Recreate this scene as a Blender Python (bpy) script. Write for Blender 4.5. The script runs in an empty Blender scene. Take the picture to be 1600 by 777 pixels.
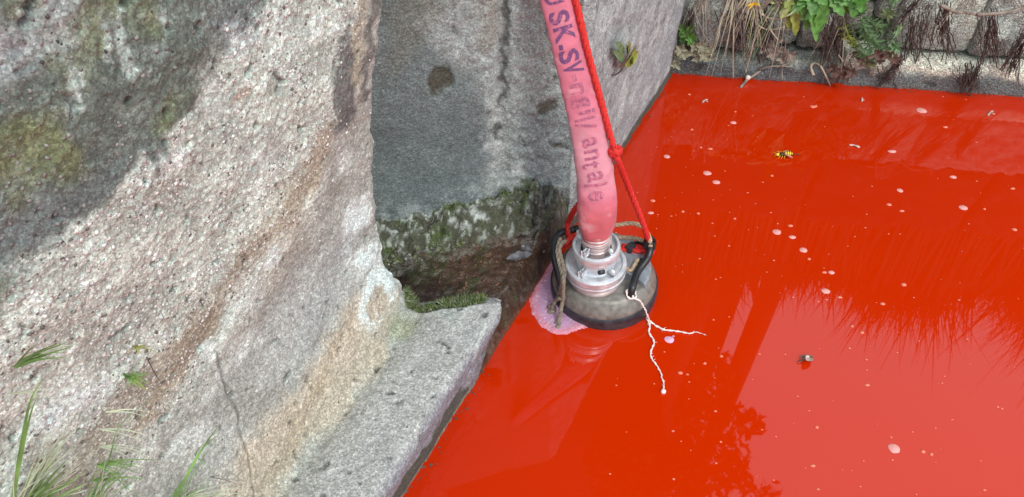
import bpy, bmesh, math, random
import numpy as np
from mathutils import Vector, Matrix, noise as mnoise
R = math.radians
random.seed(7)
rng = np.random.default_rng(11)
scene = bpy.context.scene
col = scene.collection

# ------------------------------------------------------------------ camera
CAM_H, PITCH, FPX = 1.66, R(46), 1100.0
cam = bpy.data.objects.new('camera', bpy.data.cameras.new('camera'))
col.objects.link(cam)
cam.location = (0, 0, CAM_H)
cam.rotation_euler = (R(90) - PITCH, 0, 0)
cam.data.sensor_width = 36
cam.data.lens = 36 * FPX / 1600
cam.data.clip_start = 0.02
cam.data.clip_end = 500
scene.camera = cam

# ------------------------------------------------------------------ sky, sun, exposure
SUN_EL, SUN_AZ = R(52), R(150)         # azimuth from +Y, clockwise
world = bpy.data.worlds.new('World'); scene.world = world
world.use_nodes = True
wn = world.node_tree; wn.nodes.clear()
wo = wn.nodes.new('ShaderNodeOutputWorld'); bg = wn.nodes.new('ShaderNodeBackground')
sky = wn.nodes.new('ShaderNodeTexSky'); sky.sky_type = 'NISHITA'; sky.sun_disc = False
sky.sun_elevation = SUN_EL; sky.sun_rotation = SUN_AZ
sky.air_density = 1.0; sky.dust_density = 3.0
mixw = wn.nodes.new('ShaderNodeMix'); mixw.data_type = 'RGBA'
mixw.inputs['Factor'].default_value = 0.8
mixw.inputs['B'].default_value = (10.35, 11.1, 11.8, 1)     # even cloud deck over the Nishita sky
wn.links.new(sky.outputs[0], mixw.inputs['A'])
wn.links.new(mixw.outputs['Result'], bg.inputs['Color'])
bg.inputs['Strength'].default_value = 0.10
wn.links.new(bg.outputs[0], wo.inputs[0])
sun = bpy.data.objects.new('sun', bpy.data.lights.new('sun', 'SUN'))
col.objects.link(sun)
sun.data.energy = 1.1; sun.data.angle = R(14); sun.data.color = (1, .98, .93)
sd = Vector((math.sin(SUN_AZ)*math.cos(SUN_EL), math.cos(SUN_AZ)*math.cos(SUN_EL), math.sin(SUN_EL)))
sun.rotation_euler = sd.to_track_quat('Z', 'Y').to_euler()
sun.location = (0, 0, 8)
scene.view_settings.view_transform = 'Standard'
scene.view_settings.look = 'None'
scene.view_settings.gamma = 1
scene.view_settings.exposure = 0.66
scene.render.resolution_x, scene.render.resolution_y = 1024, 497

# ------------------------------------------------------------------ frames of reference
CP, SP = math.cos(PITCH), math.sin(PITCH)
def ray(px, py):
    x = (px - 800) / FPX; y = -(py - 388.5) / FPX
    return np.array([x, CP + y*SP, -SP + y*CP])
def at_z(px, py, z=0.0):
    r = ray(px, py); return r * ((z - CAM_H) / r[2]) + np.array([0, 0, CAM_H])
def at_plane(px, py, p0, nn):
    r = ray(px, py); o = np.array([0, 0, CAM_H]); k = np.dot(np.asarray(p0) - o, nn) / np.dot(r, nn)
    return o + r*k
def to_photo(p):
    d = p - np.array([0, 0, CAM_H]); dep = d[..., 1]*CP - d[..., 2]*SP
    return np.stack([800 + FPX*d[..., 0]/dep, 388.5 - FPX*(d[..., 1]*SP + d[..., 2]*CP)/dep], -1)
A0 = at_z(630, 777); B0 = at_z(1050, 115); E0 = at_z(1600, 152)
U = (B0 - A0) / np.linalg.norm(B0 - A0)                 # along the wall, away from us
N = np.array([U[1], -U[0], 0.0])                        # out of the wall, over the water
W = (E0 - B0) / np.linalg.norm(E0 - B0)                 # along the far wall
WN = np.array([W[1], -W[0], 0.0]);
if WN[1] > 0: WN = -WN                                  # out of the far wall, towards us
def stz(s, t, z): return A0 + U*s - N*t + np.array([0, 0, z])

# ------------------------------------------------------------------ numpy noise
_perm = rng.permutation(512); _perm = np.concatenate([_perm, _perm, _perm, _perm])
_g = rng.normal(size=(512, 3)); _g /= np.linalg.norm(_g, axis=1)[:, None]
def _hash(i, j, k): return _perm[(_perm[(_perm[i & 511] + j) & 511] + k) & 511]
def noise3(p):
    pi = np.floor(p).astype(int); f = p - pi; w = f*f*f*(f*(f*6-15)+10)
    out = 0
    for dx in (0, 1):
        wx = w[..., 0] if dx else 1-w[..., 0]
        for dy in (0, 1):
            wy = w[..., 1] if dy else 1-w[..., 1]
            for dz in (0, 1):
                wz = w[..., 2] if dz else 1-w[..., 2]
                g = _g[_hash(pi[..., 0]+dx, pi[..., 1]+dy, pi[..., 2]+dz)]
                d = f[..., 0]-dx, f[..., 1]-dy, f[..., 2]-dz
                out = out + wx*wy*wz*(g[..., 0]*d[0]+g[..., 1]*d[1]+g[..., 2]*d[2])
    return out*1.5
def fbm(p, scale, octv=4, gain=.5, seed=0):
    q = p*scale + seed*17.31; a = 1; s = 0; tot = 0
    for _ in range(octv):
        s = s + a*noise3(q); tot += a; q = q*2.03 + 5.2; a *= gain
    return s/tot
def worley(p, scale, seed=0):
    """distance to the nearest cell point and a random number for that cell"""
    q = p*scale + seed*9.7; pi = np.floor(q).astype(int)
    best = np.full(q.shape[:-1], 9.0); idv = np.zeros(q.shape[:-1])
    for dx in (-1, 0, 1):
        for dy in (-1, 0, 1):
            for dz in (-1, 0, 1):
                c = pi + np.array([dx, dy, dz]); h = _hash(c[..., 0], c[..., 1], c[..., 2])
                pt = c + .5 + .45*_g[h]
                d = np.linalg.norm(q-pt, axis=-1); m = d < best
                best = np.where(m, d, best); idv = np.where(m, (h*0.6180339) % 1, idv)
    return best, idv
def sstep(a, b, x):
    t = np.clip((x-a)/(b-a), 0, 1); return t*t*(3-2*t)
def mixc(c, new, m): return c*(1-m[..., None]) + np.asarray(new)*m[..., None]
def poly_sd(uv, poly):
    """signed distance in metres, positive inside"""
    poly = np.asarray(poly); n = len(poly); best = np.full(uv.shape[:-1], 9e9); ins = np.zeros(uv.shape[:-1], bool)
    for i in range(n):
        p, q = poly[i], poly[(i+1) % n]; e = q-p; w = uv-p
        h = np.clip((w@e)/max(e@e, 1e-12), 0, 1)
        best = np.minimum(best, np.linalg.norm(w - h[..., None]*e, axis=-1))
        c1 = (uv[..., 1] >= p[1]) != (uv[..., 1] >= q[1])
        with np.errstate(divide='ignore', invalid='ignore'):
            xx = p[0] + (uv[..., 1]-p[1])*(q[0]-p[0])/(q[1]-p[1] if q[1] != p[1] else 1e-9)
        ins ^= c1 & (uv[..., 0] < xx)
    return np.where(ins, best, -best)
def line_d(uv, pts):
    pts = np.asarray(pts); best = np.full(uv.shape[:-1], 9e9)
    for p, q in zip(pts[:-1], pts[1:]):
        e = q-p; w = uv-p; h = np.clip((w@e)/max(e@e, 1e-12), 0, 1)
        best = np.minimum(best, np.linalg.norm(w - h[..., None]*e, axis=-1))
    return best

# ------------------------------------------------------------------ materials
def new_mat(name):
    m = bpy.data.materials.new(name); m.use_nodes = True
    nt = m.node_tree; b = nt.nodes['Principled BSDF']
    return m, nt, b
def mat(name, color, rough=.6, metal=0, var=.25, scale=60, bump=.15, bscale=200, ior=1.45, trans=0, dist=.002, object_space=True, spec=.5):
    """plain material with mottled colour and a fine bump"""
    m, nt, b = new_mat(name)
    tc = nt.nodes.new('ShaderNodeTexCoord')
    nz = nt.nodes.new('ShaderNodeTexNoise'); nz.inputs['Scale'].default_value = scale; nz.inputs['Detail'].default_value = 6
    nt.links.new(tc.outputs['Object'], nz.inputs['Vector'])
    mp = nt.nodes.new('ShaderNodeMapRange'); mp.inputs['From Min'].default_value = .3; mp.inputs['From Max'].default_value = .7
    mp.inputs['To Min'].default_value = 1-var; mp.inputs['To Max'].default_value = 1+var
    nt.links.new(nz.outputs['Fac'], mp.inputs['Value'])
    vm = nt.nodes.new('ShaderNodeVectorMath'); vm.operation = 'SCALE'; vm.inputs[0].default_value = color[:3]
    nt.links.new(mp.outputs[0], vm.inputs['Scale'])
    nt.links.new(vm.outputs[0], b.inputs['Base Color'])
    b.inputs['Roughness'].default_value = rough; b.inputs['Metallic'].default_value = metal
    b.inputs['IOR'].default_value = ior; b.inputs['Specular IOR Level'].default_value = spec
    if trans: b.inputs['Subsurface Weight'].default_value = trans; b.inputs['Subsurface Radius'].default_value = (.003, .003, .001)
    if bump:
        n2 = nt.nodes.new('ShaderNodeTexNoise'); n2.inputs['Scale'].default_value = bscale; n2.inputs['Detail'].default_value = 4
        nt.links.new(tc.outputs['Object'], n2.inputs['Vector'])
        bp = nt.nodes.new('ShaderNodeBump'); bp.inputs['Strength'].default_value = bump; bp.inputs['Distance'].default_value = dist
        nt.links.new(n2.outputs['Fac'], bp.inputs['Height']); nt.links.new(bp.outputs[0], b.inputs['Normal'])
    return m
def painted(name, rough=.85, grain=.3, gscale=260, bump=.5, bdist=.003, wet=False, grit=0, k=(1,1,1)):
    """surface whose wear and stains come from a colour attribute, with grain on top"""
    m, nt, b = new_mat(name)
    at = nt.nodes.new('ShaderNodeAttribute'); at.attribute_name = 'stain'
    tc = nt.nodes.new('ShaderNodeTexCoord')
    nz = nt.nodes.new('ShaderNodeTexNoise'); nz.inputs['Scale'].default_value = gscale; nz.inputs['Detail'].default_value = 5; nz.inputs['Roughness'].default_value = .65
    nt.links.new(tc.outputs['Object'], nz.inputs['Vector'])
    mp = nt.nodes.new('ShaderNodeMapRange'); mp.inputs['From Min'].default_value = .3; mp.inputs['From Max'].default_value = .7
    mp.inputs['To Min'].default_value = 1-grain; mp.inputs['To Max'].default_value = 1+grain
    nt.links.new(nz.outputs['Fac'], mp.inputs['Value'])
    vm = nt.nodes.new('ShaderNodeVectorMath'); vm.operation = 'SCALE'
    nt.links.new(at.outputs['Color'], vm.inputs[0]); nt.links.new(mp.outputs[0], vm.inputs['Scale'])
    out = vm.outputs[0]
    if grit:
        for sc_, lo, hi in ((225, 1-grit, 1+grit*1.1), (470, 1-grit*.8, 1+grit)):
            v1 = nt.nodes.new('ShaderNodeTexVoronoi'); v1.inputs['Scale'].default_value = sc_; v1.inputs['Randomness'].default_value = 1
            wp = nt.nodes.new('ShaderNodeVectorMath'); wp.operation = 'MULTIPLY_ADD'; wp.inputs[1].default_value = (.004, .004, .004)
            nt.links.new(nz.outputs['Color'], wp.inputs[0]); nt.links.new(tc.outputs['Object'], wp.inputs[2]); nt.links.new(wp.outputs[0], v1.inputs['Vector'])
            sp = nt.nodes.new('ShaderNodeSeparateColor'); nt.links.new(v1.outputs['Color'], sp.inputs[0])
            pw = nt.nodes.new('ShaderNodeMath'); pw.operation = 'POWER'; pw.inputs[1].default_value = 1.7; nt.links.new(sp.outputs[0], pw.inputs[0])
            mr = nt.nodes.new('ShaderNodeMapRange'); mr.inputs['To Min'].default_value = lo; mr.inputs['To Max'].default_value = hi+.25
            nt.links.new(pw.outputs[0], mr.inputs['Value'])
            v2 = nt.nodes.new('ShaderNodeVectorMath'); v2.operation = 'SCALE'; nt.links.new(out, v2.inputs[0]); nt.links.new(mr.outputs[0], v2.inputs['Scale']); out = v2.outputs[0]
    v3 = nt.nodes.new('ShaderNodeVectorMath'); v3.operation = 'MULTIPLY'; v3.inputs[1].default_value = k
    nt.links.new(out, v3.inputs[0]); nt.links.new(v3.outputs[0], b.inputs['Base Color'])
    b.inputs['Roughness'].default_value = rough
    if wet:
        nt.links.new(at.outputs['Alpha'], b.inputs['Roughness'])
    vo = nt.nodes.new('ShaderNodeTexVoronoi'); vo.inputs['Scale'].default_value = gscale*.7
    nt.links.new(tc.outputs['Object'], vo.inputs['Vector'])
    ad = nt.nodes.new('ShaderNodeMath'); ad.operation = 'SUBTRACT'
    nt.links.new(nz.outputs['Fac'], ad.inputs[0]); nt.links.new(vo.outputs['Distance'], ad.inputs[1])
    bp = nt.nodes.new('ShaderNodeBump'); bp.inputs['Strength'].default_value = bump; bp.inputs['Distance'].default_value = bdist
    nt.links.new(ad.outputs[0], bp.inputs['Height']); nt.links.new(bp.outputs[0], b.inputs['Normal'])
    return m
M = {}
M['concrete'] = painted('weathered_concrete', .92, .20, 300, .32, .002, grit=.19, k=(.625,.745,.72))
M['wet_concrete'] = painted('damp_concrete', .7, .24, 200, .5, .003, wet=True, grit=.16, k=(.72,.80,.80))
M['stone'] = painted('stone_face', .9, .28, 200, .8, .005, grit=.32, k=(1.25,1.38,1.36))
M['plain_concrete'] = mat('plain_concrete', (.2, .19, .17), .9, var=.3, scale=3, bscale=60)
M['dark_boards'] = mat('dark_boarding', (.035, .028, .022), .9, var=.3, scale=3, bscale=60)
M['timber'] = mat('old_timber', (.05, .038, .03), .85, var=.3, scale=12)
M['roof'] = mat('roof_tile', (.12, .05, .035), .8)
M['glass'] = mat('window_glass', (.03, .035, .04), .08, var=.05, bump=0)
M['rubber'] = mat('black_rubber', (.030, .030, .037), .42, var=.6, scale=40, bump=.35)
M['hosepipe'] = mat('black_hosepipe', (.014, .015, .018), .3, var=.2, scale=50, bump=.15)
M['housing'] = mat('dull_housing', (.205, .195, .172), .46, var=.32, scale=55, bump=.3, bscale=120, metal=.25)
M['housing_top'] = mat('grey_metal_lid', (.27, .30, .33), .4, var=.35, scale=30, bump=.2, metal=.35)
M['aluminium'] = mat('cast_aluminium', (.66, .69, .72), .36, var=.2, scale=45, bump=.15, bscale=350, metal=.55)
M['pink_metal'] = mat('pinkish_aluminium', (.52, .42, .41), .42, var=.25, scale=35, metal=.3)  # aluminium with a pinkish base tone
M['bolt'] = mat('dark_bolt', (.05, .055, .06), .45, metal=.5)
M['red_rope'] = mat('red_rope_fibre', (.62, .022, .016), .55, var=.25, scale=180, bump=.8, bscale=420, dist=.003)
M['beige_rope'] = mat('beige_rope_fibre', (.44, .33, .22), .85, var=.35, scale=120, bump=.7, bscale=500)
M['grey_rope'] = mat('dirty_rope_fibre', (.22, .18, .14), .85, var=.4, scale=120, bump=.7, bscale=500)
M['string'] = mat('white_string_fibre', (.78, .66, .60), .8, var=.15, scale=200)
M['ink'] = mat('purple_ink', (.15, .035, .12), .7, var=.35, scale=90, bump=0)
M['ink_faded'] = mat('faded_purple_ink', (.33, .075, .15), .7, var=.35, scale=110, bump=0)
M['straw'] = mat('dry_straw', (.42, .36, .26), .8, var=.3, scale=30)
M['root'] = mat('dark_root', (.095, .066, .058), .9, var=.4, scale=30)
M['pale_root'] = mat('pale_root', (.26, .22, .18), .9, var=.4, scale=30)
M['leaf_green'] = mat('green_leaf', (.085, .22, .035), .5, var=.45, scale=40, trans=.1)
M['leaf_yellow'] = mat('yellow_green_leaf', (.24, .28, .06), .5, var=.45, scale=40, trans=.1)
M['leaf_blue'] = mat('grey_green_leaf', (.15, .25, .11), .6, var=.4, scale=50, trans=.1)
M['leaf_pale'] = mat('pale_fleshy_leaf', (.26, .27, .18), .6, var=.4, scale=50)
M['leaf_tree'] = mat('tree_leaf', (.05, .10, .025), .6, var=.4, scale=8)
M['bark'] = mat('bark', (.09, .07, .05), .9, var=.4, scale=8)
M['grass'] = mat('grass_blade', (.16, .30, .08), .5, var=.45, scale=14, trans=.1)
M['bank_blade'] = mat('shaded_grass_blade', (.055, .085, .03), .7, var=.4, scale=4)  # shade mixed into the grass colour so its mirror image stays dim
M['grass_pale'] = mat('pale_grass_blade', (.42, .48, .33), .55, var=.3, scale=20, trans=.1)
M['moss'] = mat('moss', (.055, .085, .018), .95, var=.6, scale=60)
M['pebble'] = None
M['wasp_yellow'] = mat('yellow_shell', (.85, .62, .05), .35, var=.1)
M['wasp_dark'] = mat('dark_shell', (.05, .025, .01), .3, var=.1)
M['dead_leaf'] = mat('bleached_leaf', (.55, .42, .36), .6, var=.4, scale=60)
M['brown_leaf'] = mat('brown_leaf', (.11, .065, .05), .7, var=.4, scale=60)
M['flower'] = mat('yellow_petal', (.75, .52, .04), .6, var=.2)
M['ground'] = mat('turf_ground', (.07, .09, .035), .95, var=.5, scale=2, bscale=20)

# opaque dyed water
m, nt, b = new_mat('orange_red_water')
tc = nt.nodes.new('ShaderNodeTexCoord'); nz = nt.nodes.new('ShaderNodeTexNoise'); nz.inputs['Scale'].default_value = .9; nz.inputs['Detail'].default_value = 3
nt.links.new(tc.outputs['Object'], nz.inputs['Vector'])
cr = nt.nodes.new('ShaderNodeMix'); cr.data_type = 'RGBA'
cr.inputs['A'].default_value = (.45, .016, .00, 1); cr.inputs['B'].default_value = (.51, .023, .00, 1)
nt.links.new(nz.outputs['Fac'], cr.inputs['Factor']); nt.links.new(cr.outputs['Result'], b.inputs['Base Color'])
b.inputs['Roughness'].default_value = .020; b.inputs['IOR'].default_value = 1.47
n2 = nt.nodes.new('ShaderNodeTexNoise'); n2.inputs['Scale'].default_value = 5; n2.inputs['Detail'].default_value = 2
nt.links.new(tc.outputs['Object'], n2.inputs['Vector'])
bp = nt.nodes.new('ShaderNodeBump'); bp.inputs['Strength'].default_value = .006; bp.inputs['Distance'].default_value = .01
nt.links.new(n2.outputs['Fac'], bp.inputs['Height']); nt.links.new(bp.outputs[0], b.inputs['Normal'])
M['water'] = m
# hose fabric
m, nt, b = new_mat('pink_woven_hose')
at = nt.nodes.new('ShaderNodeAttribute'); at.attribute_name = 'stain'
tc = nt.nodes.new('ShaderNodeTexCoord')
nz = nt.nodes.new('ShaderNodeTexNoise'); nz.inputs['Scale'].default_value = 24; nz.inputs['Detail'].default_value = 8; nz.inputs['Roughness'].default_value = .7
nt.links.new(tc.outputs['Object'], nz.inputs['Vector'])
mp = nt.nodes.new('ShaderNodeMapRange'); mp.inputs['From Min'].default_value = .3; mp.inputs['From Max'].default_value = .7; mp.inputs['To Min'].default_value = .84; mp.inputs['To Max'].default_value = 1.14
nt.links.new(nz.outputs['Fac'], mp.inputs['Value'])
vm = nt.nodes.new('ShaderNodeVectorMath'); vm.operation = 'SCALE'
nt.links.new(at.outputs['Color'], vm.inputs[0]); nt.links.new(mp.outputs[0], vm.inputs['Scale']); nt.links.new(vm.outputs[0], b.inputs['Base Color'])
b.inputs['Roughness'].default_value = .55; b.inputs['Sheen Weight'].default_value = .15
wv = nt.nodes.new('ShaderNodeTexWave'); wv.inputs['Scale'].default_value = 260; wv.bands_direction = 'Z'; wv.inputs['Distortion'].default_value = 1
nt.links.new(tc.outputs['Object'], wv.inputs['Vector'])
ad = nt.nodes.new('ShaderNodeMath'); ad.operation = 'ADD'; nt.links.new(nz.outputs['Fac'], ad.inputs[0]); nt.links.new(wv.outputs['Fac'], ad.inputs[1])
bp = nt.nodes.new('ShaderNodeBump'); bp.inputs['Strength'].default_value = .35; bp.inputs['Distance'].default_value = .0015
nt.links.new(ad.outputs[0], bp.inputs['Height']); nt.links.new(bp.outputs[0], b.inputs['Normal'])
M['hose'] = m
def ink(name, color, keep):
    m, nt, b = new_mat(name); tc = nt.nodes.new('ShaderNodeTexCoord'); nz = nt.nodes.new('ShaderNodeTexNoise'); nz.inputs['Scale'].default_value = 110; nz.inputs['Detail'].default_value = 7; nz.inputs['Roughness'].default_value = .7
    nt.links.new(tc.outputs['Object'], nz.inputs['Vector']); mr = nt.nodes.new('ShaderNodeMapRange'); mr.inputs['From Min'].default_value = keep-.07; mr.inputs['From Max'].default_value = keep+.07
    nt.links.new(nz.outputs['Fac'], mr.inputs['Value']); mx = nt.nodes.new('ShaderNodeMix'); mx.data_type = 'RGBA'; mx.inputs['A'].default_value = color+(1,); mx.inputs['B'].default_value = (.56, .15, .21, 1)
    nt.links.new(mr.outputs[0], mx.inputs['Factor']); nt.links.new(mx.outputs['Result'], b.inputs['Base Color']); b.inputs['Roughness'].default_value = .65; return m
M['ink'] = ink('purple_ink', (.13, .04, .13), .60); M['ink_faded'] = ink('faded_purple_ink', (.27, .07, .14), .51)
# foam
M['foam'] = painted('pink_lilac_foam', .6, .12, 420, .6, .002)
M['fleck'] = mat('pink_foam', (.72, .19, .11), .55, var=.15, scale=120, bump=.3)
M['pale_fleck'] = mat('pale_pink_foam', (.70, .30, .27), .5, var=.12, scale=120, bump=.3)
M['lilac_fleck'] = mat('lilac_foam', (.62, .36, .50), .55, var=.3, scale=200, bump=.4)
m, nt, b = new_mat('aggregate_stone')
oi = nt.nodes.new('ShaderNodeAttribute'); oi.attribute_name = 'stain'
nt.links.new(oi.outputs['Color'], b.inputs['Base Color']); b.inputs['Roughness'].default_value = .75
M['pebble'] = m

# ------------------------------------------------------------------ object helpers
def tag(o, label=None, cat=None, group=None, kind=None):
    if label: o['label'] = label
    if cat: o['category'] = cat
    if group: o['group'] = group
    if kind: o['kind'] = kind
    return o
def empty(name, loc=(0, 0, 0), label=None, cat=None, group=None):
    o = bpy.data.objects.new(name, None); col.objects.link(o); o.location = loc; o.empty_display_size = .1
    return tag(o, label, cat, group)
def link(name, me, material=None, parent=None, smooth=True):
    o = bpy.data.objects.new(name, me); col.objects.link(o)
    if material is not None: me.materials.append(material)
    if smooth and len(me.polygons): me.polygons.foreach_set('use_smooth', np.ones(len(me.polygons), bool))
    if parent is not None:
        o.parent = parent
    return o
def from_bm(name, bm, material, parent=None, smooth=True):
    me = bpy.data.meshes.new(name); bmesh.ops.recalc_face_normals(bm, faces=bm.faces[:]) if len(bm.faces) < 20000 else None
    bm.to_mesh(me); bm.free(); return link(name, me, material, parent, smooth)
def np_mesh(name, verts, faces, colors=None, material=None, parent=None, smooth=True, rough=None):
    me = bpy.data.meshes.new(name); v = np.asarray(verts, np.float32).reshape(-1, 3); f = np.asarray(faces, np.int32)
    k = f.shape[1]
    me.vertices.add(len(v)); me.vertices.foreach_set('co', v.ravel())
    me.loops.add(f.size); me.loops.foreach_set('vertex_index', f.ravel())
    me.polygons.add(len(f)); me.polygons.foreach_set('loop_start', np.arange(0, f.size, k, dtype=np.int32))
    me.polygons.foreach_set('loop_total', np.full(len(f), k, np.int32))
    me.update(calc_edges=True); me.validate()
    if colors is not None:
        ca = me.color_attributes.new('stain', 'FLOAT_COLOR', 'POINT')
        c4 = np.ones((len(v), 4), np.float32); c4[:, :3] = np.clip(np.asarray(colors).reshape(-1, 3), 0, 1)
        if rough is not None: c4[:, 3] = np.asarray(rough).ravel()
        ca.data.foreach_set('color', c4.ravel())
    return link(name, me, material, parent, smooth)
def grid_faces(h, w):
    i = np.arange(h-1)[:, None]*w + np.arange(w-1)[None]; i = i.ravel()
    return np.stack([i, i+1, i+w+1, i+w], 1)
def grid_normals(P):
    du = np.gradient(P, axis=1); dv = np.gradient(P, axis=0); n = np.cross(du, dv)
    return n/np.maximum(np.linalg.norm(n, axis=-1, keepdims=True), 1e-9)
def bridge_solid(P, back):
    """closed shell: front grid P, its border carried to the back grid"""
    h, w = P.shape[:2]; V = np.concatenate([P.reshape(-1, 3), back.reshape(-1, 3)]); F = [tuple(x) for x in grid_faces(h, w)]
    return V, F
def tube_bm(bm, pts, rad, n=10, cap=True):
    pts = [Vector(p) for p in pts]; m_ = len(pts)
    if not hasattr(rad, '__len__'): rad = [rad]*m_
    t = [(pts[min(i+1, m_-1)]-pts[max(i-1, 0)]).normalized() for i in range(m_)]
    a = Vector((0, 0, 1)) if abs(t[0].z) < .9 else Vector((1, 0, 0))
    nrm = t[0].cross(a).normalized(); rings = []
    for i in range(m_):
        nrm = (nrm - t[i]*nrm.dot(t[i])).normalized(); bn = t[i].cross(nrm)
        rings.append([bm.verts.new(pts[i] + (nrm*math.cos(2*math.pi*k/n) + bn*math.sin(2*math.pi*k/n))*rad[i]) for k in range(n)])
    for r0, r1 in zip(rings[:-1], rings[1:]):
        for k in range(n): bm.faces.new((r0[k], r0[(k+1) % n], r1[(k+1) % n], r1[k]))
    if cap:
        bm.faces.new(rings[0][::-1]); bm.faces.new(rings[-1])
def smooth_path(pts, sub=8):
    pts = [Vector(p) for p in pts]; out = []
    for i in range(len(pts)-1):
        p0 = pts[max(i-1, 0)]; p1 = pts[i]; p2 = pts[i+1]; p3 = pts[min(i+2, len(pts)-1)]
        for k in range(sub):
            t = k/sub
            out.append(.5*((2*p1) + (p2-p0)*t + (2*p0-5*p1+4*p2-p3)*t*t + (3*p1-p0-3*p2+p3)*t*t*t))
    out.append(pts[-1]); return out
def twisted(bm, path, r, strands=3, pitch=None, n=6):
    """laid rope: strands wound round the path"""
    pitch = pitch or r*7; m_ = len(path); L = 0; ang = [0]
    for a, b_ in zip(path[:-1], path[1:]): L += (b_-a).length; ang.append(2*math.pi*L/pitch)
    t = [(path[min(i+1, m_-1)]-path[max(i-1, 0)]).normalized() for i in range(m_)]
    a = Vector((0, 0, 1)) if abs(t[0].z) < .9 else Vector((1, 0, 0)); nrm = t[0].cross(a).normalized(); fr = []
    for i in range(m_):
        nrm = (nrm - t[i]*nrm.dot(t[i])).normalized(); fr.append((nrm.copy(), t[i].cross(nrm)))
    for s in range(strands):
        ph = 2*math.pi*s/strands
        tube_bm(bm, [path[i] + (fr[i][0]*math.cos(ang[i]+ph) + fr[i][1]*math.sin(ang[i]+ph))*r*.42 for i in range(m_)], r*.62, n)
def resample(path, step):
    out = [path[0].copy()]; acc = 0
    for a, b_ in zip(path[:-1], path[1:]):
        L = (b_-a).length; d = step-acc
        while d <= L: out.append(a.lerp(b_, d/L)); d += step
        acc = L-(d-step)
    out.append(path[-1]); return out
def lathe_bm(bm, prof, n=64, cx=0, cy=0, close=True):
    rings = []
    for r, z in prof: rings.append([bm.verts.new((cx+r*math.cos(2*math.pi*k/n), cy+r*math.sin(2*math.pi*k/n), z)) for k in range(n)])
    for a, b_ in zip(rings[:-1], rings[1:]):
        for k in range(n): bm.faces.new((a[k], a[(k+1) % n], b_[(k+1) % n], b_[k]))
    if close: bm.faces.new(rings[0][::-1]); bm.faces.new(rings[-1])
def box_bm(bm, c, d, rot=None, bev=0):
    g = bmesh.ops.create_cube(bm, size=1); vs = g['verts']
    for v in vs:
        v.co = Vector((v.co.x*d[0], v.co.y*d[1], v.co.z*d[2]))
        if rot is not None: v.co = rot @ v.co
        v.co += Vector(c)
    if bev: bmesh.ops.bevel(bm, geom=list({e for v in vs for e in v.link_edges}), offset=bev, segments=2, affect='EDGES')
def smooth_angle(o, deg=35):
    me = o.data; bm = bmesh.new(); bm.from_mesh(me)
    for e in bm.edges: e.smooth = not (len(e.link_faces) == 2 and e.calc_face_angle(0) > R(deg))
    bm.to_mesh(me); bm.free(); return o

# ================================================================== STRUCTURE
# ---- water
bm = bmesh.new()
vs = [bm.verts.new(v) for v in ((-14, -14, 0), (16, -14, 0), (16, 4.5, 0), (-14, 4.5, 0))]; bm.faces.new(vs)
water = from_bm('water', bm, M['water'], smooth=False); tag(water, kind='structure')
# ---- ground: one sheet round the basin with a hole for the water
bm = bmesh.new()
L0 = stz(-12, .75, 0); L1 = stz(2.9, .75, 0); F1 = B0 + W*9 - WN*.55; F0 = B0 - WN*.55
inner = [(L0[0], L0[1]), (L1[0], L1[1]), (F0[0]+.1, F0[1]), (F1[0], F1[1]), (9.6, -9), (L0[0]+2, -9.8)]
outer = [(-150, -60), (-150, 150), (-20, 250), (150, 150), (150, -60), (0, -150)]
zi = [1.5, 1.5, .86, .8, .8, .8]
vi = [bm.verts.new((x, y, z)) for (x, y), z in zip(inner, zi)]; vo_ = [bm.verts.new((x, y, 1.0)) for x, y in outer]
for k in range(6): bm.faces.new((vi[k], vi[(k+1) % 6], vo_[(k+1) % 6], vo_[k]))
ground = from_bm('ground', bm, M['ground'], smooth=False); tag(ground, kind='structure')

# ---- near wall: profile (t into the wall, z) carried along U, ending at the niche
prof = [(.0, -.25), (.0, 0), (-.008, .10), (-.020, .168), (-.006, .194), (.126, .190), (.185, .172), (.205, .20), (.216, .24), (.242, .37), (.250, .50),
        (.240, .66), (.214, .844), (.184, .972), (.172, 1.05), (.16, 1.2), (.15, 1.35), (.16, 1.50), (.22, 1.55), (.75, 1.56)]
edgeY = [1.12, 1.12, 1.165, 1.205, 1.232, 1.228, 1.215, 1.21, 1.21, 1.215, 1.22, 1.225, 1.22, 1.215, 1.22, 1.22, 1.22, 1.22, 1.22, 1.22]
pp = np.array(prof); al = np.concatenate([[0], np.cumsum(np.linalg.norm(np.diff(pp, axis=0), axis=1))])
# smooth resample of the profile
step = .0042
V = np.arange(0, al[-1], step)
def smooth_interp(x, xp, fp):
    y = np.interp(x, xp, fp); k = 9; ker = np.hanning(k+2)[1:-1]; ker /= ker.sum()
    yp = np.pad(y, k//2, mode='edge'); ys = np.convolve(yp, ker, 'valid'); return ys
tv = smooth_interp(V, al, pp[:, 0]); zv = smooth_interp(V, al, pp[:, 1]); yv = smooth_interp(V, al, np.array(edgeY))
WATER_V = al[1]
send = (yv - A0[1] + N[1]*tv)/U[1]
NS = 430; s0 = -.85
S = s0 + (send[:, None]-s0)*np.linspace(0, 1, NS)[None]
P = A0 + U*S[..., None] - N*tv[:, None, None] + np.array([0, 0, 1])*zv[:, None, None]
UV = np.stack([S, np.broadcast_to(V[:, None], S.shape)], -1)
photo = to_photo(P).reshape(-1, 2)
def locate_fn(Pg, UVg):
    ph = to_photo(Pg).reshape(-1, 2); uvf = UVg.reshape(-1, 2)
    def f(px, py): return uvf[np.argmin((ph[:, 0]-px)**2 + (ph[:, 1]-py)**2)]
    # beyond the frame: extend linearly from the edge of what is built
    return f
loc = locate_fn(P, UV)
def L(*pts): return [loc(x, y) for x, y in pts]
Nrm = grid_normals(P)
if (Nrm[len(Nrm)//2, NS//2] @ N) < 0: Nrm = -Nrm
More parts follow.
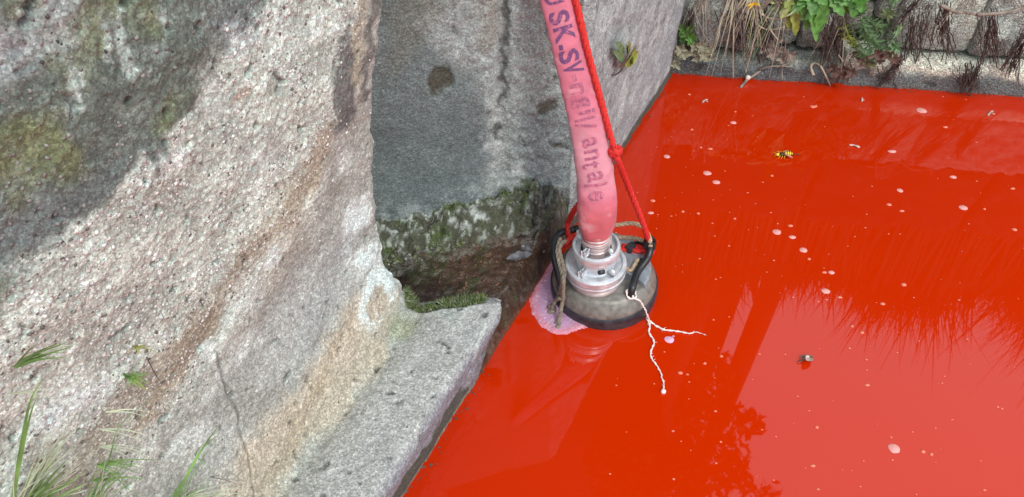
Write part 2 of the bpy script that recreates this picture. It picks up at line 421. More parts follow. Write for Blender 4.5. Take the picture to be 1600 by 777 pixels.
big = fbm(P, 3.2, 4, seed=1); mid = fbm(P, 14, 4, .55, seed=2); fine = fbm(P, 70, 3, .6, seed=3)
warp = np.stack([fbm(P, 11, 4, .6, seed=4), fbm(P, 11, 4, .6, seed=5)], -1)*.055
warp2 = np.stack([fbm(P, 40, 3, .6, seed=14), fbm(P, 40, 3, .6, seed=15)], -1)*.02
UW = UV + warp + warp2
wd, wid = worley(P, 95, 1); wd2, wid2 = worley(P, 150, 2)
peb = np.clip(1-wd*1.9, 0, 1); peb2 = np.clip(1-wd2*1.9, 0, 1)
def pm(pts, soft=.02, uv=None): return sstep(-soft, soft, poly_sd(UW if uv is None else uv, L(*pts)))
def lm(pts, w, soft=None, uv=None):
    return 1-sstep(w*.35, w if soft is None else soft, line_d(UW if uv is None else uv, L(*pts)))
def bl(px, py, r, uv=None):
    c = loc(px, py); return 1-sstep(r*.3, r, np.linalg.norm((UW if uv is None else uv)-c, axis=-1))
C = np.zeros(P.shape) + np.array([.41, .385, .355])
C *= (1 + .26*mid + .18*big)[..., None]
C = mixc(C, (.50, .47, .45), sstep(.05, .35, fbm(P, 6, 4, seed=6))*.55)
C = mixc(C, (.30, .265, .235), sstep(.05, .4, fbm(P, 7, 4, seed=7))*.55)
# smooth trowelled lower half, exposed aggregate above
agg = pm([(-60, -60), (560, -60), (530, 160), (490, 330), (430, 420), (330, 560), (250, 700), (200, 800), (-60, 800)], .05)
# brown run-off bands, parallel to the ledge
C = mixc(C, (.31, .225, .17), lm([(505, 215), (470, 290), (425, 350), (370, 430)], .035, .06)*.7)
C = mixc(C, (.30, .22, .16), lm([(372, 440), (300, 545), (235, 640)], .03, .05)*.75)
C = mixc(C, (.27, .20, .15), lm([(300, 545), (190, 620), (120, 740), (110, 790)], .03, .06)*.55)
C = mixc(C, (.36, .29, .24), lm([(440, 300), (455, 400), (400, 500)], .04, .08)*.5)
peach = pm([(628, 455), (600, 560), (545, 640), (455, 730), (400, 800), (330, 800), (385, 690), (455, 620), (520, 520), (560, 455)], .038)
C = mixc(C, (.60, .44, .33), peach*.72)
C = mixc(C, (.42, .30, .21), lm([(535, 490), (500, 590), (470, 670), (395, 800)], .012, .03)*peach*.5)
C = mixc(C, (.52, .50, .49), pm([(560, 330), (570, 440), (500, 540), (430, 620), (380, 600), (430, 470)], .03)*.55)
# white lime crust
C = mixc(C, (.84, .84, .84), lm([(555, 345), (575, 390), (600, 450), (585, 480)], .04, .085)*sstep(-.12, .15, mid+.12)*.95)
for (x, y, r_) in [(372, 455, .035), (392, 470, .04), (385, 540, .04), (365, 575, .035), (318, 560, .03), (435, 400, .03), (540, 250, .03), (532, 262, .025), (300, 690, .04), (330, 610, .03), (60, 650, .05), (140, 620, .03)]:
    C = mixc(C, (.60, .58, .56), bl(x, y, r_*1.5)*.75)
# big dark lichen stain
dark = pm([(-90, -90), (520, -90), (405, 15), (395, 40), (330, 70), (322, 110), (300, 185), (252, 200), (245, 270), (200, 250), (140, 330), (60, 400), (-30, 460), (-90, 500)], .045)
dark = sstep(.28, .72, dark + .38*fbm(P, 13, 5, .65, seed=19) + .20*fbm(P, 50, 3, .6, seed=20))
dark = np.maximum(dark, sstep(-.30, -.36, S+warp[..., 0])*sstep(1.49, 1.54, UW[..., 1]))
dpatch = sstep(-.25, .35, mid + .5*big + .15)
C = mixc(C, (.12, .125, .11), dark*(.55 + .42*dpatch))
C = mixc(C, (.30, .30, .29), dark*sstep(.12, .5, fbm(P, 22, 4, .6, seed=8))*.6)
C = mixc(C, (.17, .165, .06), dark*sstep(.0, .35, fbm(P, 9, 3, seed=9))*.6)
C = mixc(C, (.20, .195, .10), dark*(bl(97, 95, .05)+bl(60, 20, .055)+bl(60, 215, .03)+bl(150, 45, .03)).clip(0, 1)*.45)
C = mixc(C, (.13, .135, .15), pm([(-90, 290), (90, 300), (180, 250), (130, 330), (60, 400), (-90, 500)], .04)*.6)
C = mixc(C, (.42, .40, .42), lm([(75, -10), (55, 55), (10, 90), (-30, 100)], .025, .05)*.75)
for ln in ([(170, 35), (172, 75)], [(255, 0), (262, 28)], [(98, 112), (120, 120)], [(200, 20), (215, 95)], [(120, 150), (100, 175)]):
    C = mixc(C, (.50, .50, .48), lm(ln, .008, .014)*.7)
C = mixc(C, (.20, .20, .23), pm([(330, 20), (415, 10), (400, 75), (340, 80)], .03)*.6)
# grey patches below the stain
C = mixc(C, (.16, .165, .16), pm([(205, 240), (255, 200), (245, 265), (200, 285)], .012)*.75)
C = mixc(C, (.42, .40, .40), (bl(230, 320, .03)+bl(262, 255, .03)).clip(0, 1)*.7)
C = mixc(C, (.26, .24, .25), bl(232, 325, .02)*.5)
# dark vertical run-off by the arris
C = mixc(C, (.11, .105, .105), pm([(548, 20), (562, 60), (556, 130), (545, 200), (527, 210), (522, 160), (525, 110), (535, 70)], .012)*.85)
C = mixc(C, (.10, .095, .09), lm([(590, -10), (582, 40), (575, 100), (572, 140)], .012, .022)*.75)
C = mixc(C, (.12, .11, .10), bl(548, 178, .022)*.8)
C = mixc(C, (.42, .36, .26), lm([(566, -10), (563, 60), (560, 130)], .012, .02)*.6)
C = mixc(C, (.27, .255, .25), lm([(442, -20), (440, 50)], .004, .01)*.6)
C = mixc(C, (.34, .14, .08), (bl(458, 350, .014)+bl(385, 155, .016)+bl(455, 362, .01)+bl(372, 440, .012)).clip(0, 1)*.5)
# ledge: grey, greenish at the corner, then the vertical face with lilac shading painted in and black algae at the water
ledge = sstep(.185, .16, np.broadcast_to(tv[:, None], S.shape)+.012*mid)*sstep(.15, .19, np.broadcast_to(zv[:, None], S.shape))*np.broadcast_to(sstep(.26, .21, zv)[:, None], S.shape)
C = mixc(C, (.50, .445, .44), ledge*.8)
C = mixc(C, (.34, .33, .19), bl(628, 510, .065)*.55)
C = mixc(C, (.44, .45, .44), bl(700, 480, .07)*sstep(-.1, .3, mid+.1)*.7)
face = sstep(.20, .165, np.broadcast_to(zv[:, None], S.shape)+.01*mid)*sstep(.1, .05, np.broadcast_to(tv[:, None], S.shape))
C = mixc(C, (.30, .275, .325), face*.9)
C = mixc(C, (.50, .49, .47), face*bl(752, 520, .05)*.8)
C = mixc(C, (.62, .61, .58), face*lm([(768, 478), (758, 520), (742, 560)], .012, .02)*.8)
alg = np.broadcast_to(sstep(.12, .035, zv)[:, None], S.shape)*sstep(.39, .2, S)
alg = sstep(.35, .65, alg + .8*fbm(P, 22, 4, .65, seed=10) + .22)*face
C = mixc(C, (.070, .068, .045), alg*.9)
C = mixc(C, (.32, .26, .20), np.broadcast_to((sstep(.016, .008, zv))[:, None], S.shape)*.8)
C = mixc(C, (.09, .055, .035), sstep(.09, .0, (send[:, None]-S))*np.broadcast_to(sstep(.17, .13, zv)[:, None], S.shape)*.7)
# aggregate colours
pc_ = np.stack([wid*.22+.34, wid*.22+.325, wid*.22+.30], -1)
pc_ = np.where((wid > .78)[..., None], np.array([.66, .65, .62]), pc_); pc_ = np.where((wid < .06)[..., None], np.array([.20, .17, .15]), pc_)
am = sstep(.25, .5, peb)*agg*sstep(-.3, .2, fbm(P, 8, 3, seed=12)+.05)
C = C*(1-am[..., None]*.45) + pc_*am[..., None]*.45*(1-.62*dark[..., None])
C *= (1 - .20*agg*sstep(.3, .05, peb)*(.5+mid))[..., None]
C *= (1+.35*fine)[..., None]
C *= (1 + (.78*agg*(1-.62*dark)*(.75+.9*sstep(-.2, .35, mid)) ))[..., None]
C *= (1 + .14*(1-agg)*np.broadcast_to(sstep(.2, .3, zv)[:, None], S.shape))[..., None]
C = mixc(C, (.44, .315, .245), lm([(505, 215), (478, 285), (440, 340), (400, 395)], .03, .055)*.6)
C = mixc(C, (.40, .28, .215), lm([(372, 440), (300, 545), (235, 640)], .026, .05)*.6)
C = mixc(C, (.38, .28, .225), lm([(300, 545), (190, 620), (120, 740), (110, 790)], .03, .06)*.45)
C = mixc(C, (.36, .33, .32), lm([(490, 400), (430, 470), (400, 560), (330, 640)], .02, .05)*.45)
C = mixc(C, (.36, .35, .36), lm([(540, 380), (500, 470), (470, 540)], .02, .05)*.4)
for (x, y, r_) in [(372, 470, .05), (392, 475, .04), (385, 545, .05), (318, 565, .04), (330, 610, .035), (300, 700, .05), (435, 175, .05), (450, 130, .04)]:
    C = mixc(C, (.80, .78, .74), bl(x, y, r_)*sstep(-.1, .2, fbm(P, 26, 3, .6, seed=75))*.6)
C = C*(np.array([.975, 1.02, 1.005])*agg[..., None] + np.array([1.035, .985, .985])*(1-agg[..., None]))
C = np.clip(C, 0, .86)
# crack
crk = line_d(UV+warp*.12+warp2*.3, L((338, 548), (352, 600), (372, 650), (388, 720), (402, 800)))
C *= (1-.42*sstep(.004, .0015, crk))[..., None]
pit = sstep(.36, .5, fbm(P, 34, 2, seed=13)); C *= (1-.55*pit)[..., None]
edge_d = (send[:, None]-S)
disp = .014*big + .006*mid + .0024*fine + agg*(.0035*peb + .0015*peb2) - .008*pit - .003*sstep(.005, .002, crk)
disp = disp - (1-agg)*.0 + .006*sstep(.0, .3, fbm(P, 5, 3, seed=16))*pm([(560, 330), (600, 450), (430, 620), (350, 560), (430, 400)], .04)
disp -= .02*sstep(.03, 0, edge_d)*(1+fbm(P, 16, 3, seed=17)*1.2)          # crumbled arris
disp *= np.broadcast_to(sstep(-.1, .0, zv)[:, None], S.shape)*.8+.2
PD = P + Nrm*disp[..., None]
PD = PD + U*(.030*fbm(P, 7, 4, .6, seed=18)*sstep(.12, 0, edge_d)*np.broadcast_to(sstep(.05, .2, zv)[:, None], S.shape))[..., None]
# return face into the niche (turns away from the camera)
back = [PD[:, -1:, :]]
for k, dd in enumerate((.02, .06, .14, .26, .40, .55)):
    off = np.array([-dd, .012-.10*dd, 0]); q = PD[:, -1:, :] + off + .004*fbm(PD[:, -1:, :]+off, 20, 2)[..., None]*N
    back.append(q)
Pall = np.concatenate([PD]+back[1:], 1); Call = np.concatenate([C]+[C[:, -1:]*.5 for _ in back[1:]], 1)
near_wall = np_mesh('concrete_wall', Pall, grid_faces(*Pall.shape[:2]), Call, M['concrete'])
tag(near_wall, 'big pale weathered concrete wall with dark lichen stain filling the left of the view', 'wall')
# real stones set in the exposed aggregate
ico = bmesh.new(); bmesh.ops.create_icosphere(ico, subdivisions=1, radius=1)
iv = np.array([v.co[:] for v in ico.verts]); ifc = np.array([[v.index for v in f.verts] for f in ico.faces]); ico.free()
def scatter_stones(Pg, Ng, weight, n, rmin, rmax, palette, name, parent, flat=.55, sink=.2, dark_mask=None):
    w = (weight/weight.sum()).ravel(); idx = rng.choice(len(w), n, p=w)
    ctr = Pg.reshape(-1, 3)[idx]; nn = Ng.reshape(-1, 3)[idx]
    rad = rmin + (rmax-rmin)*rng.random(n)**2.2
    vs_, fs_, cs_ = [], [], []
    rnd = rng.normal(size=(n, 3)); t1 = np.cross(nn, rnd); t1 /= np.linalg.norm(t1, axis=1)[:, None]; t2 = np.cross(nn, t1)
    asp = .6+.5*rng.random(n)
    jit = 1+.8*(rng.random((n, len(iv)))-.5)
    loc_ = iv[None]*jit[..., None]
    v = ctr[:, None] + (t1[:, None]*loc_[..., 0:1] + t2[:, None]*loc_[..., 1:2]*asp[:, None, None] + nn[:, None]*(loc_[..., 2:3]*flat+flat*sink-.15))*rad[:, None, None]
    f = ifc[None] + (np.arange(n)*len(iv))[:, None, None]
    pal = np.array(palette)[rng.integers(0, len(palette), n)]*(.8+.4*rng.random((n, 1)))
    if dark_mask is not None: pal *= (1-.6*dark_mask.ravel()[idx])[:, None]
    c = np.broadcast_to(pal[:, None], (n, len(iv), 3))
    o = np_mesh(name, v.reshape(-1, 3), f.reshape(-1, 3), c, M['pebble'], parent, smooth=False); o['kind'] = 'stuff'; return o
vis = ((photo[:, 0] > -60) & (photo[:, 0] < 660) & (photo[:, 1] > -60) & (photo[:, 1] < 830)).reshape(S.shape)
wgt = (agg*sstep(-.25, .25, fbm(P, 8, 3, seed=12)+.08)*(1-.75*dark)+.02)*vis
scatter_stones(PD, Nrm, wgt, 8000, .0008, .0038, [(.58, .58, .55), (.50, .49, .46), (.46, .44, .41), (.68, .68, .66), (.40, .36, .32), (.30, .28, .25), (.13, .12, .10)], 'exposed_aggregate', near_wall, dark_mask=dark)

# ---- far wall (wall A beyond the niche)
s1 = 1.03
zz = np.arange(-.25, 1.62, .0065); ss = np.concatenate([[s1], np.arange(s1+.007, 2.6, .007), np.arange(2.62, 3.6, .1)])
# arris leans a little, as the photograph shows it
SS, ZZ = np.meshgrid(ss, zz)
SS = SS + (s1-SS).clip(-1, 0)*0
PA = A0 + U*SS[..., None] + np.array([0, 0, 1])*ZZ[..., None]
bulge = fbm(PA, 5, 4, seed=21); fA = fbm(PA, 60, 3, .6, seed=22); mA = fbm(PA, 16, 4, .6, seed=23)
UVA = np.stack([SS, ZZ], -1); locA = locate_fn(PA, UVA)
UWA = UVA + np.stack([fbm(PA, 12, 4, .6, seed=24), fbm(PA, 12, 4, .6, seed=25)], -1)*.05
cA = np.zeros(PA.shape)+np.array([.37, .355, .355]); cA *= (1+.75*mA+.65*fA)[..., None]
lilac_poly = sstep(-.02, .02, poly_sd(UWA, [locA(x, y) for x, y in [(1065, 0), (1030, 60), (990, 150), (950, 250), (1000, 240), (1060, 120)]]))
cA = mixc(cA, (.36, .35, .37), lilac_poly*.6)  # faintly lilac diagonal patch of the wall
cA = mixc(cA, (.62, .62, .60), sstep(.05, .35, fbm(PA, 9, 4, .6, seed=26)+.35*sstep(.5, 1.0, ZZ)*0)*.6)
cA = mixc(cA, (.17, .17, .165), sstep(.28, .5, fbm(PA, 20, 4, .65, seed=27))*.6)
alA = sstep(.4, .7, sstep(.10, .0, ZZ)+.45*mA+.05); cA = mixc(cA, (.06, .062, .04), alA*.9)
cA = mixc(cA, (.09, .085, .06), sstep(2.02, 2.13, SS)*.7)
PAD = PA + N*(.010*bulge + .006*mA + .003*fA - .03*sstep(.04, 0, SS-s1)*(.7+bulge))[..., None]
caps = [PAD[:, :1] - N*.0]
roughA = np.full(SS.shape, .9)
# niche side wall: from the arris back to the inner corner
IC = at_z(785, 268, .30)                                  # foot of the inner corner
SB = at_z(588, 312, .30)                                  # left foot of the back wall
arris = PAD[:, 0]
corner = np.stack([np.full(len(zz), IC[0]), np.full(len(zz), IC[1]), zz], -1)
nk = 62; kk = np.linspace(0, 1, nk)[None, 1:, None]
side = arris[:, None]*(1-kk) + corner[:, None]*kk
sdir = IC-arris[len(zz)//2]; sdir[2] = 0; sdir /= np.linalg.norm(sdir)
bdir = SB-IC; bdir[2] = 0; Lb = np.linalg.norm(bdir)*1.5; bdir /= np.linalg.norm(bdir)
nb = 120; bb = (np.linspace(0, 1, nb+1)[1:]*Lb)[None, :, None]
backw = corner[:, None] + bdir*bb
# inner corner is a soft groove; build side + back as one cast wall
PN = np.concatenate([side, backw], 1)
NN = grid_normals(PN); cmid = len(zz)//2
if NN[cmid, 10] @ np.array([0, -1, 0]) < 0 and NN[cmid, -10] @ np.array([0, -1, 0]) < 0: NN = -NN
kern = NN.copy()
dist_c = np.concatenate([-(1-kk[0, :, 0])*np.linalg.norm(corner[cmid]-arris[cmid]), bb[0, :, 0]])
DC, ZN = np.meshgrid(dist_c, zz); UVN = np.stack([DC, ZN], -1); locN = locate_fn(PN, UVN)
WN1 = np.stack([fbm(PN, 13, 4, .6, seed=34), fbm(PN, 13, 4, .6, seed=35)], -1)*.045; UWN = UVN+WN1
mN = fbm(PN, 15, 4, .6, seed=31); fN = fbm(PN, 65, 3, .6, seed=32); bN = fbm(PN, 4, 4, seed=33)
def LN(*p): return [locN(x, y) for x, y in p]
def pmn(pts, soft=.02): return sstep(-soft, soft, poly_sd(UWN, LN(*pts)))
def lmn(pts, w, so): return 1-sstep(w*.35, so, line_d(UWN, LN(*pts)))
cN = np.zeros(PN.shape)+np.array([.205, .225, .222]); cN *= (.80*(1+.28*mN+.30*bN+.30*fN))[..., None]
rough_zone = pmn([(650, -20), (900, -20), (905, 320), (760, 300), (765, 200), (740, 120), (660, 60)], .03)
cN = mixc(cN, (.38, .38, .36), rough_zone*.75)
cN = mixc(cN, (.235, .25, .25), pmn([(800, 170), (900, 160), (900, 300), (830, 290), (800, 220)], .02)*.8)
cN = mixc(cN, (.47, .47, .455), sstep(.08, .4, fbm(PN, 20, 5, .65, seed=36))*rough_zone*.85)
cN = mixc(cN, (.10, .105, .10), sstep(.18, .45, fbm(PN, 34, 4, .65, seed=37))*rough_zone*.8)
cN = mixc(cN, (.17, .155, .12), pmn([(605, -30), (720, -30), (690, 20), (640, 90), (600, 120)], .03)*.55)
cN = mixc(cN, (.30, .26, .22), lmn([(762, -10), (765, 60)], .02, .05)*.6)
cN = mixc(cN, (.055, .05, .048), lmn([(790, -10), (789, 60), (785, 130), (779, 200), (784, 225)], .006, .013)*.8)
cN = mixc(cN, (.52, .52, .50), lmn([(772, 180), (768, 225), (790, 245), (800, 262)], .02, .07)*sstep(-.15, .15, mN)*.8)
cN = mixc(cN, (.50, .50, .48), sstep(.32, .18, ZN-.09*bN-.02*mN)*sstep(-.12, .25, fbm(PN, 22, 4, .6, seed=38))*.75)
hole = pmn([(672, 122), (682, 108), (705, 106), (713, 118), (705, 134), (690, 148), (680, 138)], .006)
hole = np.maximum(hole, pmn([(840, 158), (866, 156), (870, 170), (858, 184), (848, 178)], .006)*.9)
hole = np.maximum(hole, pmn([(866, 222), (884, 218), (890, 232), (872, 236)], .006)*.9)
cN = mixc(cN, (.062, .065, .045), hole*.9)
cN = mixc(cN, (.10, .12, .05), (1-sstep(.01, .05, np.linalg.norm(UWN-locN(822, 292), axis=-1)))*.8)
cN = mixc(cN, (.05, .055, .035), sstep(.20, .10, ZN+.06*mN)*.85)
dN = .008*bN + .004*mN + .0018*fN + rough_zone*(.011*fbm(PN, 34, 4, .6, seed=39)) - .006*hole - .012*np.exp(-(DC/.02)**2) 
PND = PN + NN*dN[..., None]
PND[:, 0] = PND[:, 0]
# chamfer column between arris and side: keep watertight by repeating the arris column
Pcat = np.concatenate([PAD[:, ::-1], PND], 1)
Ccat = np.concatenate([cA[:, ::-1], cN], 1)
Rcat = np.concatenate([roughA[:, ::-1], np.full(DC.shape, .8) - .45*hole - .3*sstep(.24, .16, ZN)], 1)
# top slab behind the wall head
far_wall = np_mesh('concrete_wall', Pcat, grid_faces(*Pcat.shape[:2]), Ccat, M['wet_concrete'], rough=Rcat)
tag(far_wall, 'grey concrete wall with a recess, behind the pink hose and running to the far corner', 'wall')
top = Pcat[-1]; bmt = bmesh.new()
tv_ = [bmt.verts.new(p) for p in top[::4]]
bk = [bmt.verts.new(Vector(p) + Vector((-N*1.2)[:])) for p in top[::4]]
for k in range(len(tv_)-1):
    try: bmt.faces.new((tv_[k], tv_[k+1], bk[k+1], bk[k]))
    except ValueError: pass
from_bm('coping', bmt, M['plain_concrete'], far_wall, smooth=False)

# ---- niche floor: sill, stained channel and mossy bank
gx = np.arange(-.80, .42, .0052); gy = np.arange(1.0, 1.90, .0052); GX, GY = np.meshgrid(gx, gy)
G = np.stack([GX, GY, 0*GX], -1); rel = G-A0
sS = rel@U; tS = -(rel@N)
wob = fbm(G, 9, 4, .6, seed=41)
dback = -(G-IC)@np.array([bdir[1], -bdir[0], 0])*(1 if np.dot(np.array([0, -1, 0]), np.array([bdir[1], -bdir[0], 0])) < 0 else -1)
snor = np.array([sdir[1], -sdir[0], 0]); snor = snor if snor[1] < 0 else -snor
dside = (G-IC)@snor
dback = np.abs(dback)*np.sign(dback); 
dw = np.minimum(np.where(dback < 0, 0, dback), np.where(dside < 0, 0, dside))
sill = .105*sstep(-.004, .045, tS + .012*wob) + .02*sstep(.1, .6, tS)
bank = .095*(1-sstep(-.02, .13, dw + .10*wob))*sstep(-.02, .06, tS)
lump = sstep(.13, .07, dw+.06*wob+.03*fbm(G, 22, 3, seed=71))
rub = fbm(G, 28, 4, .65, seed=42); wl, _ = worley(G, 26, 5)
Zf = -.25 + .25*sstep(-.04, .004, tS+.006*wob) + sill + bank + (.012*wob + .010*rub)*sstep(-.01, .05, tS) + lump*.030*(np.clip(1-wl*1.5, 0, 1)) + .010*fbm(G, 60, 3, seed=43)*lump
rocky = np.exp(-(((sS-.93)/.09)**2 + ((tS-.06)/.07)**2))
Zf = Zf + rocky*(.03+.06*np.clip(1-wl*1.4, 0, 1))*sstep(0, .04, tS)
Zf = np.where(sS > 1.03, Zf*sstep(.0, .05, tS)-.2*sstep(.02, -.01, tS), Zf)
Zf = np.where((Zf > -.012) & (Zf < .004) & (tS < .0), -.03, Zf)
G[..., 2] = Zf
UVG = np.stack([GX, GY], -1); locG = locate_fn(G, UVG)
m1 = fbm(G, 24, 4, .6, seed=44); m2 = fbm(G, 70, 3, .6, seed=45)
cG = np.zeros(G.shape)+np.array([.040, .019, .012]); 
red = 1-sstep(.06, .24, np.linalg.norm(UVG+wob[..., None]*.05-locG(755, 400), axis=-1))
cG = mixc(cG, (.125, .058, .034), red*.8)
cG = mixc(cG, (.20, .095, .06), red*sstep(.1, .45, fbm(G, 45, 3, .6, seed=46))*.8)
cG = mixc(cG, (.062, .052, .024), sstep(.10, .45, m1)*.5)
cG = mixc(cG, (.075, .073, .045), lump*.95)
cG = mixc(cG, (.50, .49, .45), lump*sstep(-.02, .25, fbm(G, 34, 4, .65, seed=47)+1.2*(bank-.09))*.9)
cG = mixc(cG, (.075, .11, .022), lump*sstep(.02, .35, fbm(G, 12, 4, .6, seed=48))*.75)
cG = mixc(cG, (.04, .035, .028), rocky*.8)
cG = mixc(cG, (.25, .22, .21), rocky*sstep(.15, .4, fbm(G, 40, 3, .6, seed=49))*.7)
front = sstep(.05, .0, tS)*(1-rocky*.5); cG = mixc(cG, (.085, .05, .032), front*.8)
cG = mixc(cG, (.24, .20, .16), sstep(.06, .0, tS)*sstep(.05, .35, fbm(G, 30, 4, .65, seed=72))*.75)
cG = mixc(cG, (.07, .085, .03), sstep(.25, .0, np.abs(sS-.62))*sstep(.02, .3, fbm(G, 18, 4, .6, seed=73))*.6)
cG = mixc(cG, (.26, .10, .06), sstep(.022, .006, Zf)*sstep(-.01, .0, Zf)*.7)
cG *= ((.66+.34*lump)*(1+.75*m2+.45*m1))[..., None]
rG = .36 + .5*lump + .12*m1
keep = (tS > -.05)
fcs = grid_faces(*G.shape[:2]); kf = keep.ravel()[fcs].all(1)
floor_o = np_mesh('channel_floor', G, fcs[kf], cG, M['wet_concrete'], rough=np.clip(rG, .15, .95))
tag(floor_o, kind='structure')
NG0 = grid_normals(G); NG0 = np.where((NG0[..., 2:3] < 0), -NG0, NG0)
visG = keep & (tS > .02) & (sS > .3) & (sS < 1.05)
scatter_stones(G, NG0, (lump*(bank > .01)*sstep(-.2, .3, rub)+1e-4*lump)*visG*(dw > .015)*(dside > .10) + 1e-12, 800, .0015, .007, [(.33, .32, .29), (.22, .21, .19), (.08, .09, .05), (.10, .10, .085), (.16, .16, .12), (.06, .065, .05), (.13, .16, .05)], 'rubble', floor_o, flat=.8)
scatter_stones(G, NG0, (1-lump)*visG*sstep(-.1, .3, m1)*red + 1e-12, 350, .001, .005, [(.13, .055, .035), (.20, .10, .065), (.07, .04, .02), (.05, .05, .02)], 'silt_gravel', floor_o, flat=.6)
scatter_stones(G, NG0, rocky*visG*(rocky > .35) + 1e-12, 60, .004, .012, [(.06, .055, .05), (.09, .08, .07), (.12, .11, .10), (.04, .03, .03)], 'wet_stones', floor_o, flat=.8)
# moss tufts: many tiny blades
def blades(name, Pg, Ng, weight, n, lmin, lmax, wd_, palette, parent=None, spread=.7, label=None):
    w = (weight/weight.sum()).ravel(); idx = rng.choice(len(w), n, p=w)
    c = Pg.reshape(-1, 3)[idx] + rng.normal(size=(n, 3))*.002; nn = Ng.reshape(-1, 3)[idx]
    d = nn + spread*rng.normal(size=(n, 3)); d /= np.linalg.norm(d, axis=1)[:, None]
    sd_ = np.cross(d, rng.normal(size=(n, 3))); sd_ /= np.linalg.norm(sd_, axis=1)[:, None]
    l = (lmin+(lmax-lmin)*rng.random(n)**1.5)[:, None]
    v = np.stack([c - sd_*wd_, c + sd_*wd_, c + d*l + rng.normal(size=(n, 3))*.1*l], 1)
    pal = np.array(palette)[rng.integers(0, len(palette), n)]*(.7+.6*rng.random((n, 1)))
    cc = np.broadcast_to(pal[:, None], (n, 3, 3))
    o = np_mesh(name, v.reshape(-1, 3), np.arange(n*3).reshape(-1, 3), cc, M['pebble'], parent, smooth=False); o['kind'] = 'stuff'; return o
NG = grid_normals(G); NG = np.where((NG[..., 2:3] < 0), -NG, NG)
mw = lump*sstep(.0, .35, fbm(G, 12, 4, .6, seed=48))*keep + 1e-9
mo = blades('moss', G, NG, mw, 7000, .006, .018, .0016, [(.10, .15, .03), (.06, .09, .02), (.16, .17, .07), (.05, .06, .03)])
tag(mo, 'dark green moss cushioning the rubble at the foot of the recess', 'moss')
# moss fringe on the lip of the near block
lipw = (1-sstep(.0, .05, edge_d))*np.broadcast_to((sstep(.13, .18, zv)*sstep(.24, .20, zv)*sstep(.01, .03, tv))[:, None], S.shape)*(S > 0)
lipc = PD
mo2 = blades('moss', lipc + np.array([0, .02, -.005]), Nrm, lipw*sstep(-.2, .2, mid+.05)+1e-9, 6000, .008, .024, .0016, [(.10, .17, .03), (.06, .11, .02), (.17, .19, .07), (.30, .32, .24)])
tag(mo2, 'bright green moss fringe along the back lip of the pale concrete block', 'moss')

# ---- far bank wall: kerb + stone blocks
bank_wall = empty('stone_bank_wall', B0[:], 'low rough stone bank wall with roots and weeds along the far edge of the water', 'wall')
def blk(name, w0, w1, z0, z1, d0, d1, base, seed, amp=.02, step=.011, lean=0.0, colfn=None, parent=bank_wall, chip=.016):
    """one block of the far wall: front, top and ends from a wrapped grid"""
    wd0 = w1-w0; hz = z1-z0; dpt = d1-d0
    nw = max(4, int(wd0/step)); nz_ = max(4, int(hz/step)); nd = max(3, int(dpt/(step*2)))
    prof_ = [(d0, z0+hz*k/nz_) for k in range(nz_+1)] + [(d0+dpt*k/nd, z1) for k in range(1, nd+1)]
    prof_ = np.array(prof_); ws = np.linspace(w0, w1, nw+1)
    # wrap ends: extra columns that run back in depth
    cols = []
    for kx in (2, 1): cols.append((w0, kx*dpt/2))
    cols += [(w_, 0) for w_ in ws]
    for kx in (1, 2): cols.append((w1, kx*dpt/2))
    Wc = np.array([c[0] for c in cols]); Ex = np.array([c[1] for c in cols])
    D = np.maximum(prof_[:, 0][:, None], d0+Ex[None]) ; Z = np.broadcast_to(prof_[:, 1][:, None], D.shape); X = np.broadcast_to(Wc[None], D.shape)
    D = D + lean*(Z-z0)
    Pb = np.asarray(B0) + W*X[..., None] - WN*D[..., None] + np.array([0, 0, 1])*Z[..., None]
    q = Pb + seed*3.1
    b1 = fbm(q, 7, 4, .6, seed=1); b2 = fbm(q, 24, 4, .6, seed=2); b3 = fbm(q, 80, 2, seed=3)
    e = np.minimum.reduce([X-w0, w1-X, z1-Z, (Z-z0)+.02]); e = np.where(Ex[None] > 0, 0, e)
    rnd_ = sstep(.045, 0, e)*chip*(1+1.5*b2)
    Pb = Pb + WN*(amp*b1*1.4 + amp*.55*b2 + .004*b3 - rnd_)[..., None]
    Pb = Pb - np.array([0, 0, 1])*(sstep(.04, 0, z1-Z)*(chip*.6)*(1+2*b2))[..., None]
    cc = np.zeros(Pb.shape)+np.array(base); cc *= (1+.8*b2+.55*b3)[..., None]
    cc = mixc(cc, (.11, .09, .075), sstep(.12, .42, fbm(q, 15, 4, .6, seed=5))*.7)
    if z0 < .47: cc = mixc(cc, (.40, .37, .32), sstep(.18, .45, fbm(q, 19, 4, .6, seed=6))*.6)
    if colfn is not None: cc = colfn(cc, X, Z, q, b2)
    return np_mesh(name, Pb - np.asarray(B0), grid_faces(*Pb.shape[:2]), cc, M['stone'], parent)
def kerbcol(cc, X, Z, q, b2):
    wet = sstep(.095, .06, Z + .03*b2 + .012*fbm(q, 6, 2, seed=8))
    cc = mixc(cc, (.50, .46, .38), sstep(.62, .72, X)*.75)
    cc = mixc(cc, (.075, .08, .083), wet*.93)
    cc = mixc(cc, (.125, .135, .14), wet*sstep(.0, .4, fbm(q, 11, 3, seed=9))*.6)
    cc = mixc(cc, (.03, .03, .03), wet*sstep(.2, .4, fbm(q, 16, 3, .6, seed=7))*.8)
    cc = mixc(cc, (.12, .03, .015), sstep(.012, .0, Z)*.6)
    return cc
blk('kerb', -.3, .68, -.2, .10, 0, .16, (.17, .16, .14), 1, amp=.016, colfn=kerbcol)
blk('kerb', .69, 2.3, -.2, .145, 0, .12, (.36, .33, .28), 2, amp=.012, colfn=kerbcol)
blk('kerb', 2.31, 7.0, -.2, .145, 0, .12, (.36, .33, .28), 3, amp=.012, step=.03, colfn=kerbcol)
